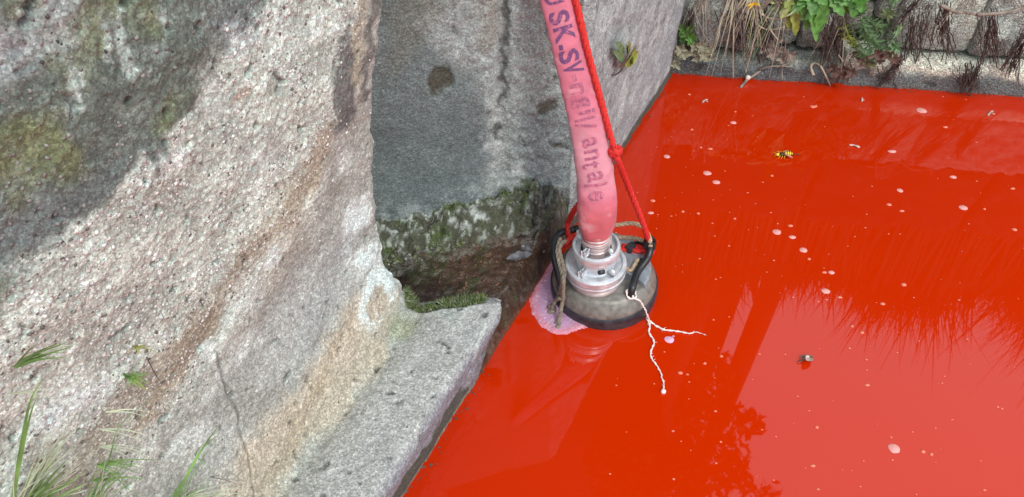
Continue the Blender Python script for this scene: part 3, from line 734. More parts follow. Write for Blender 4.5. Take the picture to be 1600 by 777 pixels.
# stones: photo reading, left to right
blk('stone', .02, .335, .10, .47, .055, .30, (.25, .235, .215), 4, amp=.03, lean=.1)
blk('stone', .86, 1.162, .155, .47, .055, .32, (.31, .295, .26), 5, amp=.025, lean=.08)
blk('stone', 1.168, 2.02, .155, .47, .035, .32, (.25, .235, .215), 6, amp=.026, lean=.10)
blk('stone', 2.027, 2.9, .155, .47, .04, .32, (.27, .25, .23), 7, amp=.02, lean=.08)
blk('stone', 2.91, 4.4, .155, .47, .04, .32, (.27, .25, .23), 17, amp=.02, lean=.08, step=.03)
blk('stone', 4.41, 7.0, .155, .47, .04, .32, (.27, .25, .23), 18, amp=.02, lean=.08, step=.04)
rs = [(.335, .50, .12, .27), (.34, .47, .275, .42), (.475, .62, .26, .40), (.51, .66, .11, .25), (.665, .80, .18, .30), (.63, .78, .305, .44), (.785, .87, .25, .40), (.345, .55, .425, .56), (.56, .85, .445, .60), (.80, .87, .11, .24)]
for i, (a_, b_, c_, d_) in enumerate(rs):
    blk('stone', a_, b_, c_, d_, .09+.03*(i % 3), .30, [(.19, .17, .15), (.15, .13, .11), (.23, .21, .18)][i % 3], 20+i, amp=.035, lean=.1, step=.010, chip=.028)
# upper courses, seen only in the reflections
for i in range(9):
    blk('stone', .0+.8*i, .785+.8*i, .475, .90, .09, .34, (.022, .021, .016), 40+i, amp=.025, lean=.05, step=.03)
# earth packed behind the stones
bm = bmesh.new()
ne, nh = 70, 14; ev = []
for i in range(ne+1):
    for j in range(nh+1):
        w_ = -.2+7.2*(i/ne)**1.6; z_ = -.1+.95*j/nh
        q = B0 + W*w_ - WN*(.15+.10*z_ + .02*mnoise.noise(Vector((w_*9, z_*9, 3)))); ev.append(bm.verts.new((q[0]-B0[0], q[1]-B0[1], z_)))
for i in range(ne):
    for j in range(nh): bm.faces.new((ev[i*(nh+1)+j], ev[(i+1)*(nh+1)+j], ev[(i+1)*(nh+1)+j+1], ev[i*(nh+1)+j+1]))
M['earth'] = mat('dark_earth', (.055, .042, .032), .95, var=.5, scale=30, bump=.8, bscale=60, dist=.01)
from_bm('earth', bm, M['earth'], bank_wall)
def on_far(px, py, out=.0): return at_plane(px, py, B0 + WN*out - WN*.05, WN)

#==OBJECTS==
# ---- small dead things lying in the recess
def at_Y(px, py, Y): return at_plane(px, py, (0, Y, 0), np.array([0, 1.0, 0]))
def on_near(px, py, off=.0):
    i = np.argmin((photo[:, 0]-px)**2 + (photo[:, 1]-py)**2); return PD.reshape(-1, 3)[i] + N*off
def leaf_bm(bm, base, direc, up, length, width, lobes=0, depth=.5, droop=.25, nseg=12, fold=.18, wave=0):
    base = Vector(base); d = Vector(direc).normalized(); up = Vector(up); s = d.cross(up).normalized(); u = s.cross(d).normalized()
    rows = []
    for i in range(nseg+1):
        t = i/nseg; wv = math.sin(math.pi*min(1, t*.93+.05))**.8
        if lobes: wv *= 1-depth*(.5+.5*math.cos(2*math.pi*lobes*t))*(1-t*.6)
        wv = max(wv*width*.5, width*.03); c = base + d*length*t - u*droop*length*t*t
        c += s*wave*length*math.sin(t*3)
        rows.append((bm.verts.new(c-s*wv+u*wv*fold), bm.verts.new(c-u*wv*fold), bm.verts.new(c+s*wv+u*wv*fold)))
    for a, b_ in zip(rows[:-1], rows[1:]):
        bm.faces.new((a[0], a[1], b_[1], b_[0])); bm.faces.new((a[1], a[2], b_[2], b_[1]))
def strip_bm(bm, pts, w0, w1, nrm, mid=None):
    path = smooth_path(pts, 6); n = len(path); nrm = Vector(nrm); prev = None
    for i, p in enumerate(path):
        t = (path[min(i+1, n-1)]-path[max(i-1, 0)]).normalized(); s = t.cross(nrm).normalized()
        k = i/(n-1); w = (w0*(1-k)+w1*k)*.5; a, c_, b_ = bm.verts.new(p-s*w), bm.verts.new(p-nrm*w*.35), bm.verts.new(p+s*w)
        if prev: bm.faces.new((prev[0], prev[1], c_, a)); bm.faces.new((prev[1], prev[2], b_, c_))
        prev = (a, c_, b_)

# ================================================================== PUMP
pc = at_z(943, 451)
pump = empty('submersible_pump', pc, 'round flat submersible pump with black rim and silver hose coupling, floating by the wall', 'pump')
pump.rotation_euler = (R(1.0), R(-3.5), 0)
bm = bmesh.new()
lathe_bm(bm, [(.148, -.06), (.156, -.055), (.160, -.02), (.163, .004), (.164, .028), (.1635, .040), (.160, .046), (.154, .048), (.150, .044), (.10, .04)], 96)
smooth_angle(from_bm('rim', bm, M['rubber'], pump))
bm = bmesh.new()   # dished housing, slightly faceted like the cast shell
rings = [(.157, .040), (.1575, .050), (.155, .060), (.140, .090), (.134, .096), (.126, .099), (.02, .100)]
vr = []
for r_, z_ in rings:
    row = []
    for k in range(96):
        a = 2*math.pi*k/96; rr = r_*(1+.006*math.cos(3*a+.5)*(r_ < .15))
        row.append(bm.verts.new((rr*math.cos(a), rr*math.sin(a), z_ + .002*math.sin(2*a)*(r_ < .15))))
    vr.append(row)
for a_, b_ in zip(vr[:-1], vr[1:]):
    for k in range(96): bm.faces.new((a_[k], a_[(k+1) % 96], b_[(k+1) % 96], b_[k]))
bm.faces.new(vr[-1])
housing = smooth_angle(from_bm('housing', bm, M['housing'], pump), 30)
bm = bmesh.new()   # raised crescent lid towards the right and back
outer_, inner_ = [], []
pts = [(.138*math.cos(R(a)), .138*math.sin(R(a))) for a in range(-38, 120, 6)]
inn = [(.045*math.cos(R(a))+.012, .045*math.sin(R(a))) for a in range(-38, 120, 6)]
lo = [[bm.verts.new((x, y, z)) for x, y in ring] for ring, z in ((pts, .095), (pts, .108), ([(x*.955, y*.955) for x, y in pts], .116), (inn, .117), (inn, .095))]
for a_, b_ in zip(lo[:-1], lo[1:]):
    for k in range(len(pts)-1): bm.faces.new((a_[k], a_[k+1], b_[k+1], b_[k]))
bm.faces.new([r_[0] for r_ in lo]); bm.faces.new([r_[-1] for r_ in lo][::-1])
lid = smooth_angle(from_bm('lid', bm, M['housing_top'], pump), 30)
for (x, y) in ((.085, .052), (.108, -.002), (.03, .112)):
    bm = bmesh.new(); lathe_bm(bm, [(.015, .111), (.015, .114), (.0105, .114), (.0105, .127), (.008, .129)], 6, x, y); lathe_bm(bm, [(.016, .110), (.016, .1135), (.013, .1145)], 20, x, y)
    from_bm('bolt', bm, M['bolt'], lid, smooth=False)
bm = bmesh.new(); box_bm(bm, (.083, .054, .122), (.036, .030, .020), Matrix.Rotation(R(35), 3, 'Z'), .004)
from_bm('cable_clamp', bm, M['bolt'], pump, smooth=False)
OX, OY = -.032, -.040
def cring(name, profile, material, n=72): 
    bm = bmesh.new(); lathe_bm(bm, profile, n, OX, OY, close=False)
    return smooth_angle(from_bm(name, bm, material, pump), 28)
cring('outlet_collar', [(.074, .098), (.073, .106), (.068, .112), (.067, .128), (.075, .136), (.05, .137)], M['pink_metal'])
low = cring('lower_coupling_ring', [(.070, .126), (.082, .130), (.0875, .134), (.0885, .139), (.0885, .143), (.085, .1445), (.085, .147), (.0885, .149), (.0895, .155), (.0895, .170), (.087, .174), (.079, .1755), (.0765, .172), (.0765, .160), (.056, .160), (.052, .185)], M['aluminium'])
upr = cring('upper_coupling_ring', [(.058, .186), (.058, .214), (.064, .217), (.0675, .220), (.0685, .225), (.0685, .240), (.066, .245), (.0595, .2465), (.0575, .243), (.0575, .232), (.044, .231), (.044, .20)], M['aluminium'])
def lugs(parent, r0, r1, z0, z1, angs, wdt):
    for a in angs:
        bm = bmesh.new(); rot = Matrix.Rotation(R(a), 3, 'Z'); c = rot @ Vector(((r0+r1)/2, 0, (z0+z1)/2)) + Vector((OX, OY, 0))
        box_bm(bm, c, (r1-r0, wdt, z1-z0), rot, .0022); from_bm('coupling_lug', bm, M['aluminium'], parent)
lugs(low, .053, .078, .172, .196, (-128, -52, 48, 138), .011)
lugs(upr, .043, .062, .243, .266, (-130, -48, 50, 140), .009)
cring('flange_face', [(.0768, .168), (.066, .170), (.054, .169)], M['aluminium'])
bm = bmesh.new(); box_bm(bm, (OX+.052*math.cos(R(-78)), OY+.060*math.sin(R(-78)), .192), (.020, .010, .014), Matrix.Rotation(R(12), 3, 'Z'), .002)
from_bm('locking_latch', bm, M['bolt'], pump)
prof_t = [(.044, .20)]
for k in range(5): z_ = .236+k*.011; prof_t += [(.0345, z_), (.0385, z_+.003), (.0385, z_+.007), (.0345, z_+.010)]
prof_t += [(.034, .30), (.01, .30)]
cring('hose_tail', prof_t, M['pink_metal'])
for a in (-60, -118): pass
Rw = pump.rotation_euler.to_matrix()
def P2W(v): return Rw @ Vector(v) + Vector(pc)
def W2P(v): return Rw.transposed() @ (Vector(v) - Vector(pc))
def handle(pts, r=.0108):
    bm = bmesh.new(); tube_bm(bm, [W2P(p) for p in smooth_path(pts, 10)], r, 14)
    return from_bm('carrying_handle', bm, M['hosepipe'], pump)
hr = [P2W((.066, -.106, .085)), P2W((.070, -.100, .118)), at_Y(996, 426, 1.38), at_Y(1012, 403, 1.42), at_Y(1015, 386, 1.45), at_Y(1003, 379, 1.49), at_Y(985, 385, 1.52), P2W((.06, .095, .10))]
handle(hr)
hl = [P2W((-.134, -.055, .082)), P2W((-.140, -.04, .12)), at_Y(866, 400, 1.42), at_Y(867, 378, 1.46), at_Y(876, 364, 1.49), at_Y(893, 360, 1.52), P2W((-.06, .10, .17)), P2W((-.05, .115, .10))]
handle(hl)
for v in ((.066, -.106, .088), (-.134, -.055, .085)):
    bm = bmesh.new(); lathe_bm(bm, [(.014, v[2]-.012), (.014, v[2]+.006), (.011, v[2]+.008)], 20, v[0], v[1]); from_bm('handle_socket', bm, M['bolt'], pump)

# ================================================================== HOSE
HB = P2W((OX, OY, .285)); TILT = .30
hn = np.array([0, 1, -TILT]); hn = hn/np.linalg.norm(hn)
def hp(px, py, out=0.0): return Vector(at_plane(px, py, np.array(HB[:]) - hn*out, hn))
hc = [HB, hp(932.5, 345), hp(933, 318), hp(931, 285), hp(927, 250), hp(914, 180), hp(894, 100), hp(869, 0), hp(846, -100), hp(815, -240)]
hc[0] = P2W((OX, OY, .262))
path = resample(smooth_path(hc, 14), .004); nH = len(path)
arc = np.arange(nH)*.004
pyH = np.array([to_photo(np.array(p[:]))[1] for p in path])
px_at = lambda y: float(np.interp(-y, -pyH[::1], arc)) if pyH[0] < pyH[-1] else float(np.interp(-y, -pyH, arc))
aw = np.interp(arc, [0, .016, .035, .065, .10, .16, .30, .5, 1.2], [.0375, .0385, .046, .0535, .0545, .0520, .0465, .0395, .034])
bw = np.interp(arc, [0, .016, .035, .065, .10, .16, .30, .5, 1.2], [.0375, .0385, .042, .044, .040, .030, .021, .016, .014])
ker = np.hanning(9); ker /= ker.sum(); aw = np.convolve(np.pad(aw, 4, mode='edge'), ker, 'valid'); bw = np.convolve(np.pad(bw, 4, mode='edge'), ker, 'valid')
ex = np.interp(arc, [0, .05, .2, .5], [2.0, 2.1, 2.5, 2.6])
frames = []
for i in range(nH):
    t = (path[min(i+1, nH-1)]-path[max(i-1, 0)]).normalized()
    view = (Vector((0, 0, CAM_H)) - path[i]).normalized(); w_ = t.cross(view).normalized()   # turn of the flat hose
    w_ = Vector((1, .12, .25)); w_ = (w_ - t*w_.dot(t)).normalized(); f_ = w_.cross(t).normalized()
    if f_.y > 0: f_ = -f_
    frames.append((t, w_, f_))
NR = 56; Hv, Hc = [], []
th = np.linspace(0, 2*math.pi, NR, endpoint=False)
for i in range(nH):
    t, w_, f_ = frames[i]; e = 2/ex[i]
    cw = np.sign(np.cos(th))*np.abs(np.cos(th))**e*aw[i]; ch = np.sign(np.sin(th))*np.abs(np.sin(th))**e*bw[i]
    q = np.array(path[i][:]) + cw[:, None]*np.array(w_[:]) + ch[:, None]*np.array(f_[:]); Hv.append(q)
Hv = np.array(Hv)
wr = fbm(Hv, 14, 3, seed=51)*.0042 + fbm(Hv, 45, 3, seed=52)*.0022
pin = np.interp(arc, [0, .02, .06, .11], [0, .2, 1, 0])
folds = np.cos(th*5+.6)[None]*.0022*pin[:, None]
nout = Hv - np.array([p[:] for p in path])[:, None]; nout /= np.linalg.norm(nout, axis=-1, keepdims=True)
Hv = Hv + nout*(wr+folds)[..., None]
hcol = np.zeros(Hv.shape)+np.array([.60, .150, .215])
az = arc[:, None]+0*th[None]
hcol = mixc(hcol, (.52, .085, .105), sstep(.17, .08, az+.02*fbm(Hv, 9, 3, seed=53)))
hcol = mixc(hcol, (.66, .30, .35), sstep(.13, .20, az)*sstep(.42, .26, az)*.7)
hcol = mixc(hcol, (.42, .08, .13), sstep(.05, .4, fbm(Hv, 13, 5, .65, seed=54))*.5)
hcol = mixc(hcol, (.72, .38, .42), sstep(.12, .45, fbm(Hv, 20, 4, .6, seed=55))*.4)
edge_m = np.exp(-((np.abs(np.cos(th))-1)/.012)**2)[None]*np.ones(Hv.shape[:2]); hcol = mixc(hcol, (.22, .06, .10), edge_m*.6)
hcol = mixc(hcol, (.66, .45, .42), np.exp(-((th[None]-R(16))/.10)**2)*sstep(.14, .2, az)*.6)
fi = (np.arange(nH-1)[:, None]*NR + np.arange(NR)[None]).ravel(); fj = (np.arange(nH-1)[:, None]*NR + (np.arange(NR)[None]+1) % NR).ravel()
hose = empty('fire_hose', HB[:], 'faded pink lay-flat hose with purple printed lettering, standing up from the silver coupling', 'hose')
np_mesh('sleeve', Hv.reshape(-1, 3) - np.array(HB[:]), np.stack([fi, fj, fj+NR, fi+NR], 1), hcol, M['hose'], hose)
def surf_pt(s, x):
    i = min(max(s/.004, 0), nH-1.001); k = int(i); f = i-k
    p = path[k].lerp(path[k+1], f); t, w_, f_ = frames[k]; a = aw[k]; b_ = bw[k]; e = ex[k]
    x = max(-.97*a, min(.97*a, x)); h_ = b_*(1-abs(x/a)**e)**(1/e)
    q = p + w_*x + f_*h_; rad = (q-p).normalized()
    bump_ = float((fbm(np.array([q[:]]), 14, 3, seed=51)*.0042 + fbm(np.array([q[:]]), 45, 3, seed=52)*.0022)[0])
    return q + rad*(bump_ + .0011)
def glyphs(name, items, material, bold=.02):
    bm = bmesh.new()
    for ch, py0, py1, xo, capf in items:
        cu = bpy.data.curves.new('glyph', 'FONT'); cu.body = ch; cu.size = 1; cu.offset = bold; cu.resolution_u = 4
        ob = bpy.data.objects.new('glyph', cu); col.objects.link(ob); bpy.context.view_layer.update()
        me = ob.evaluated_get(bpy.context.evaluated_depsgraph_get()).to_mesh(); g = bmesh.new(); g.from_mesh(me)
        ob.to_mesh_clear(); bpy.data.objects.remove(ob); bpy.data.curves.remove(cu)
        xs = [v.co.x for v in g.verts]; x0, x1 = min(xs), max(xs)
        bmesh.ops.triangulate(g, faces=g.faces[:])
        for _ in range(3):
            es = [e for e in g.edges if e.calc_length() > .10]
            if es: bmesh.ops.subdivide_edges(g, edges=es, cuts=1); bmesh.ops.triangulate(g, faces=g.faces[:])
        sa, sb = px_at(py0), px_at(py1); mp_ = {}
        for v in g.verts:
            s = sa + (sb-sa)*(v.co.x-x0)/max(x1-x0, 1e-6)
            i = int(min(max(s/.004, 0), nH-2)); x = -aw[i]*.72 + v.co.y/.72*aw[i]*capf + xo*aw[i]
            mp_[v.index] = bm.verts.new(surf_pt(s, x) - HB)
        for f in g.faces:
            try: bm.faces.new([mp_[v.index] for v in f.verts])
            except ValueError: pass
        g.free()
    me = bpy.data.meshes.new(name); bm.to_mesh(me); bm.free(); return link(name, me, material, hose, smooth=False)
# (character, top y, bottom y, shift across, cap height as part of the half width)
glyphs('lettering', [('U', -14, 4, .10, 1.05), ('S', 15, 35, .10, 1.15), ('K', 39, 63, .14, 1.15), ('-', 65, 73, .0, 1.1), ('S', 75, 95, .12, 1.15), ('V', 95, 112, .14, 1.2)], M['ink'], .028)
glyphs('faded_lettering', [('-', 113, 123, .30, 1.1), ('n', 127, 145, .25, 1.15), ('g', 148, 165, .42, 1.1), ('i', 169, 175, .32, 1.1), ('l', 180, 184, .1, 1.15), ('/', 186, 198, .1, 1.1),
                           ('a', 211, 225, .3, 1.15), ('n', 229, 244, .3, 1.15), ('t', 246, 257, .12, 1.1), ('a', 262, 277, .3, 1.15), ('l', 280, 284, .1, 1.15), ('e', 291, 305, .3, 1.05)], M['ink_faded'], .018)
# hose clamp wires on the neck
for zc in (.262, .272):
    bm = bmesh.new(); ring_ = [P2W((OX+.0405*math.cos(2*math.pi*k/40), OY+.0405*math.sin(2*math.pi*k/40), zc)) - HB for k in range(41)]; tube_bm(bm, ring_, .0022, 6, cap=False)
    from_bm('hose_clamp', bm, M['pink_metal'], hose)

# ================================================================== ROPES
def rope_obj(name, strands_pts, r, material, label, cat='rope', twist=True, extra=None):
    root = Vector(strands_pts[0][0]); o = empty(name, root[:], label, cat)
    for pts in strands_pts:
        bm = bmesh.new(); pth = resample(smooth_path(pts, 10), r*.9 if twist else r*1.2); pth = [p-root for p in pth]
        if twist: twisted(bm, pth, r)
        else: tube_bm(bm, pth, r, 12)
        from_bm('strand', bm, material, o)
    return o, root
def hpo(px, py, out=.03): return hp(px, py, out)
knot = hpo(961, 237, .012)
hook = Vector(at_Y(1015, 381, 1.46))
rr = .0092
rope, rroot = rope_obj('red_rope', [
    [hpo(850, -230, .012), hpo(874, -100, .012), hpo(899, 0, .010), hpo(916, 72, .010), hpo(934, 140, .010), hpo(949, 196, .010), knot],
    [knot, hpo(966, 252, .016), Vector(at_Y(982, 292, 1.47)), Vector(at_Y(1002, 342, 1.46)), hook, Vector(at_Y(1019, 395, 1.45)), Vector(at_Y(1010, 400, 1.43))],
    [knot + Vector((-.004, .010, -.004)), hp(948, 262, -.06), hp(925, 300, -.075), hp(902, 322, -.07), Vector(at_Y(889, 345, 1.53)), Vector(at_Y(886, 362, 1.50)), Vector(at_Y(893, 376, 1.46)), Vector(at_Y(880, 384, 1.45))],
    [Vector(at_Y(1013, 391, 1.46)), Vector(at_Y(995, 392, 1.47)), Vector(at_Y(975, 390, 1.48)), Vector(at_Y(955, 384, 1.50))],
    [Vector(at_Y(1012, 386, 1.47)), Vector(at_Y(992, 386, 1.485)), Vector(at_Y(972, 385, 1.49))],
    [Vector(at_Y(897, 369, 1.44)), Vector(at_Y(889, 374, 1.44)), Vector(at_Y(884, 381, 1.44))]], rr, M['red_rope'],
    'bright red rope hanging beside the pink hose and forked at a knot')
bm = bmesh.new()
kn = []
for k in range(46):
    a = k/45*2*math.pi*2.2; kn.append(knot + Vector((.0125*math.cos(a), .009*math.sin(a), -.008+.016*k/45)) - rroot)
tube_bm(bm, kn, .0078, 10); tube_bm(bm, [knot-rroot+Vector((-.006, -.004, .014)), knot-rroot+Vector((.004, -.012, .002)), knot-rroot+Vector((.012, -.003, -.008))], .0078, 10)
from_bm('knot', bm, M['red_rope'], rope)
YB = 1.47
beige, broot = rope_obj('beige_rope', [
    [Vector(at_Y(940, 356, 1.52)), Vector(at_Y(962, 352, 1.51)), Vector(at_Y(988, 349, 1.50)), Vector(at_Y(1006, 357, 1.48)), Vector(at_Y(1015, 372, 1.46)), Vector(at_Y(1016, 386, 1.44))],
    [Vector(at_Y(955, 372, 1.53)), Vector(at_Y(975, 371, 1.52)), Vector(at_Y(995, 373, 1.50)), Vector(at_Y(1010, 381, 1.47)), Vector(at_Y(1013, 395, 1.455)), Vector(at_Y(1009, 412, 1.45)), P2W((.098, .0, .125)), P2W((.074, -.035, .118)), P2W((.062, -.02, .116))]],
    .0068, M['beige_rope'], 'beige laid rope looped behind the coupling to the right pump handle')
dirty, droot = rope_obj('beige_rope', [
    [P2W((-.075, .03, .20)), Vector(at_Y(893, 374, 1.45)), Vector(at_Y(880, 379, 1.43)), Vector(at_Y(874, 390, 1.41)), Vector(at_Y(878, 408, 1.38)), Vector(at_Y(882, 424, 1.345)), Vector(at_Y(880, 440, 1.31)), P2W((-.132, -.105, .085)), P2W((-.138, -.122, .055)), P2W((-.146, -.138, .022)), P2W((-.150, -.146, .010))],
    [Vector(at_Y(876, 372, 1.45)), Vector(at_Y(871, 392, 1.41)), Vector(at_Y(875, 415, 1.37)), Vector(at_Y(879, 433, 1.33)), P2W((-.140, -.09, .088)), P2W((-.155, -.085, .05)), P2W((-.166, -.088, .016))]],
    .0068, M['grey_rope'], 'dirty greyish rope with frayed knotted ends hanging down the left side of the pump')
for c_, r_ in ((P2W((-.150, -.147, .012)), .012), (P2W((-.166, -.09, .015)), .015), (P2W((-.136, -.096, .085)), .013)):
    bm = bmesh.new(); tube_bm(bm, [c_-droot+Vector((.7*r_*math.cos(a*1.3), .7*r_*math.sin(a*1.3), .6*r_*math.sin(a*2.1))) for a in [k*.45 for k in range(16)]], r_*.45, 8)
    from_bm('knot', bm, M['grey_rope'], dirty)
# black tape where the ropes meet the right handle
bm = bmesh.new(); hk = W2P(hook)
for k in range(5): tube_bm(bm, [hk+Vector((.016*math.cos(a+k), .016*math.sin(a+k), -.012+.006*k+.004*math.sin(a*2))) for a in [j*.42 for j in range(16)]], .0035, 6)
from_bm('cable_tie', bm, M['hosepipe'], pump)
# white string
sk0 = P2W((.093, -.100, .10)); zw = .004
def wz(px, py, z=zw): return Vector(at_z(px, py, z))
strs = [[P2W((.076, -.092, .112)), P2W((.054, -.102, .108)), P2W((.058, -.122, .101)), P2W((.078, -.120, .098)), P2W((.078, -.100, .104)), P2W((.070, -.120, .101)), P2W((.090, -.128, .092)), P2W((.106, -.137, .062)), P2W((.118, -.145, .030)), wz(1010, 497)],
        [wz(1010, 497), wz(1015, 508), wz(1014, 519), wz(1020, 530), wz(1022, 537), wz(1017, 549), wz(1018, 560), wz(1028, 574), wz(1034, 586), wz(1034, 590), wz(1037, 600), wz(1036, 612)],
        [wz(1010, 497), wz(1022, 507), wz(1037, 515), wz(1052, 517), wz(1065, 519), wz(1078, 521), wz(1088, 519), wz(1104, 524)]]
so = empty('string', strs[0][0][:], 'thin whitish frayed string tied to the pump, its two ends floating', 'string')
for si, pts in enumerate(strs):
    bm = bmesh.new(); pth = resample(smooth_path(pts, 8), .003); pth = [p + Vector((random.uniform(-1, 1), random.uniform(-1, 1), 0))*.0011 - strs[0][0] for p in pth]
    n_ = len(pth); rad = [.0029*(1-.45*k/n_)*(1+.28*math.sin(k*.9+si)+.2*random.random()) for k in range(n_)]
    if si == 2: rad = [r_*(1.0 if k < n_*.7 else max(.2, 1-(k-n_*.7)/(n_*.33))) for k, r_ in enumerate(rad)]
    tube_bm(bm, pth, rad, 7)
    for _ in range(12):
        k = random.randrange(n_); tube_bm(bm, [pth[k], pth[k]+Vector((random.uniform(-.009, .009), random.uniform(-.009, .009), .001))], .0007, 4)
    if si == 1: bmesh.ops.create_icosphere(bm, subdivisions=2, radius=.0075, matrix=Matrix.Translation(pth[-1]))
    from_bm('strand', bm, M['string'], so)

# ================================================================== ON THE WATER
def pool_mesh(name, poly, h, colfn, material, res=.003, soft=.010, jag=.007):
    w = np.array([at_z(x, y)[:2] for x, y in poly]); lo_, hi_ = w.min(0)-.03, w.max(0)+.03
    X, Y = np.meshgrid(np.arange(lo_[0], hi_[0], res), np.arange(lo_[1], hi_[1], res)); G2 = np.stack([X, Y, 0*X], -1)
    jit = np.stack([fbm(G2, 30, 3, .6, seed=61), fbm(G2, 30, 3, .6, seed=62)], -1)*jag
    sd_ = poly_sd(G2[..., :2]+jit, w); z = h*sstep(-.001, soft, sd_)
    wl_, _ = worley(G2, 110, 6); z = z*(1+.5*(1-wl_)) + .0004; G2[..., 2] = z
    f = grid_faces(*X.shape); k = (sd_.ravel() > -.001)[f].all(1); c = colfn(G2, sd_)
    o = np_mesh(name, G2, f[k], c, material)
    return o
def foamcol(G2, sd_):
    c = np.zeros(G2.shape)+np.array([.47, .27, .42]); c *= (1+.25*fbm(G2, 25, 3, seed=63))[..., None]
    c = mixc(c, (.60, .19, .24), sstep(.034, .004, sd_)*.85)
    c = mixc(c, (.60, .52, .56), sstep(.12, .4, fbm(G2, 90, 3, .7, seed=64))*.75)
    c = mixc(c, (.22, .08, .09), sstep(.22, .45, fbm(G2, 60, 3, .7, seed=65))*.55)
    return c
fm = pool_mesh('foam_patch', [(862, 402), (852, 424), (836, 446), (827, 470), (831, 490), (845, 511), (866, 523), (890, 522), (904, 516), (926, 511), (930, 480), (900, 440), (880, 400)], .004, foamcol, M['foam'])
tag(fm, 'lilac pink patch of foam trapped between the pump and the concrete', 'foam')
bub = bmesh.new()
for _ in range(120):
    a = random.random(); x = random.uniform(828, 925); y = random.uniform(425, 523)
    q = at_z(x, y); dd = np.linalg.norm(q[:2]-pc[:2])
    if dd < .17 or poly_sd(q[None, :2], [at_z(u, v)[:2] for u, v in [(852, 424), (836, 446), (827, 470), (831, 490), (845, 511), (866, 523), (890, 522), (926, 511), (900, 440)]])[0] < .006: continue
    bmesh.ops.create_icosphere(bub, subdivisions=1, radius=.0008+.0032*random.random()**3, matrix=Matrix.Translation(q + np.array([0, 0, .005])))
bo = from_bm('bubbles', bub, M['lilac_fleck'], fm); bo['kind'] = 'stuff'

def fleck_bm(bm, x, y, z, r, asp=1.0, seed=0):
    ang = [2*math.pi*k/12 for k in range(12)]; rs_ = [r*(1+.16*mnoise.noise(Vector((math.cos(a)*1.2+seed, math.sin(a)*1.2, seed*.7)))) for a in ang]
    o_ = [bm.verts.new((x+q*math.cos(a), y+q*asp*math.sin(a), z)) for a, q in zip(ang, rs_)]
    i_ = [bm.verts.new((x+.62*q*math.cos(a), y+.62*q*asp*math.sin(a), z+.0022+r*.05)) for a, q in zip(ang, rs_)]; c_ = bm.verts.new((x, y, z+.003+r*.07))
    for k in range(12): bm.faces.new((o_[k], o_[(k+1) % 12], i_[(k+1) % 12], i_[k])); bm.faces.new((i_[k], i_[(k+1) % 12], c_))
# (photo x, y, half width in photo pixels)
fl = [(1146, 192, 5, 'pink foam fleck left of the insect and nearer the kerb'), (1440, 173, 8, 'broad pink foam fleck closest to the right kerb'), (1394, 237, 6.5, 'round pink foam fleck on the water right of the insect'),
      (1105, 271, 6.5, 'upper of two close pink foam flecks left of the insect'), (1119, 285, 6, 'lower of two close pink foam flecks left of the insect'), (1110, 233, 4, 'small pink foam fleck just above the close pair left of the insect'),
      (1042, 245, 5, 'pink foam fleck nearest the concrete wall, right of the rope knot'), (1477, 199, 4, 'small pink foam fleck below and right of the broad one by the kerb'), (1489, 277, 5.5, 'pink foam fleck midway up the right side, above a larger one'),
      (1406, 298, 5, 'upper pink foam fleck of a loose trio right of centre'), (1409, 330, 4, 'right lower pink foam fleck of the loose trio'), (1389, 320, 4, 'left lower pink foam fleck of the loose trio'),
      (1505, 325, 6.5, 'large pink foam fleck on the plain orange water at right'), (1582, 295, 4, 'upper small pink foam fleck at the right edge of the view'), (1585, 359, 4, 'lower small pink foam fleck at the right edge of the view'),
      (1020, 314, 4, 'small pink foam fleck just right of the slanting red rope'), (1017, 333, 5, 'pink foam fleck right of the red rope, above the beige loop'), (1214, 363, 6.5, 'first and leftmost pink fleck of the chain running down the middle'),
      (1235, 353, 4, 'small pink foam fleck at the top of the chain running down the middle'), (1238, 371, 5.5, 'second large pink fleck of the chain running down the middle'), (1255, 391, 6, 'third large pink fleck of the chain running down the middle'),
      (1288, 426, 4, 'left of two touching pink flecks low in the middle chain'), (1299, 426, 5, 'right of two touching pink flecks low in the middle chain'), (1290, 455, 6.5, 'large last pink fleck of the chain, at the grass reflection'),
      (1312, 465, 4, 'small pink fleck just right of the last large one of the chain'), (1412, 445, 4, 'lone pink fleck above the dip in the grass reflection'), (1379, 475, 4, 'lone small pink fleck inside the grass reflection'),
      (1355, 602, 4, 'small pink fleck on the pale reflection, right of the curled leaf'), (1397, 701, 9, 'largest round pink foam fleck, alone on the pale reflection at lower right'), (1270, 728, 4, 'small pink fleck near the lower edge beside the mirrored foliage'),
      (1063, 583, 4, 'small pink fleck right of the lower string end'), (1270, 167, 4.5, 'small double pink fleck between the kerb and the insect')]
small_ = [(1077, 148, 3.5), (1081, 203, 3.5), (1095, 231, 3), (1067, 331, 3.5), (1091, 334, 3.5), (1264, 405, 3.5), (1331, 510, 3), (1347, 520, 3.5), (1442, 706, 3.5), (1455, 710, 3), (1101, 568, 3), (1148, 342, 3), (1149, 175, 2.5), (1538, 327, 3), (1206, 275, 3.5), (1127, 557, 3), (1276, 668, 3)]
for i, (x, y, r_, lab) in enumerate(fl):
    q = at_z(x, y); dep = abs(q[1]*CP + CAM_H*SP); rw = r_*dep/FPX
    bm = bmesh.new(); fleck_bm(bm, 0, 0, 0, rw, .75+.2*math.sin(i*2.3), i*1.7)
    if (x, y) == (1270, 167): fleck_bm(bm, .012, .002, 0, rw*.6, .9, 5)
    o = from_bm('foam_fleck', bm, M['pale_fleck'] if r_ >= 5 else M['fleck']); o.location = (q[0], q[1], .0006)
    tag(o, lab, 'foam fleck', 'pink foam flecks floating on the water')
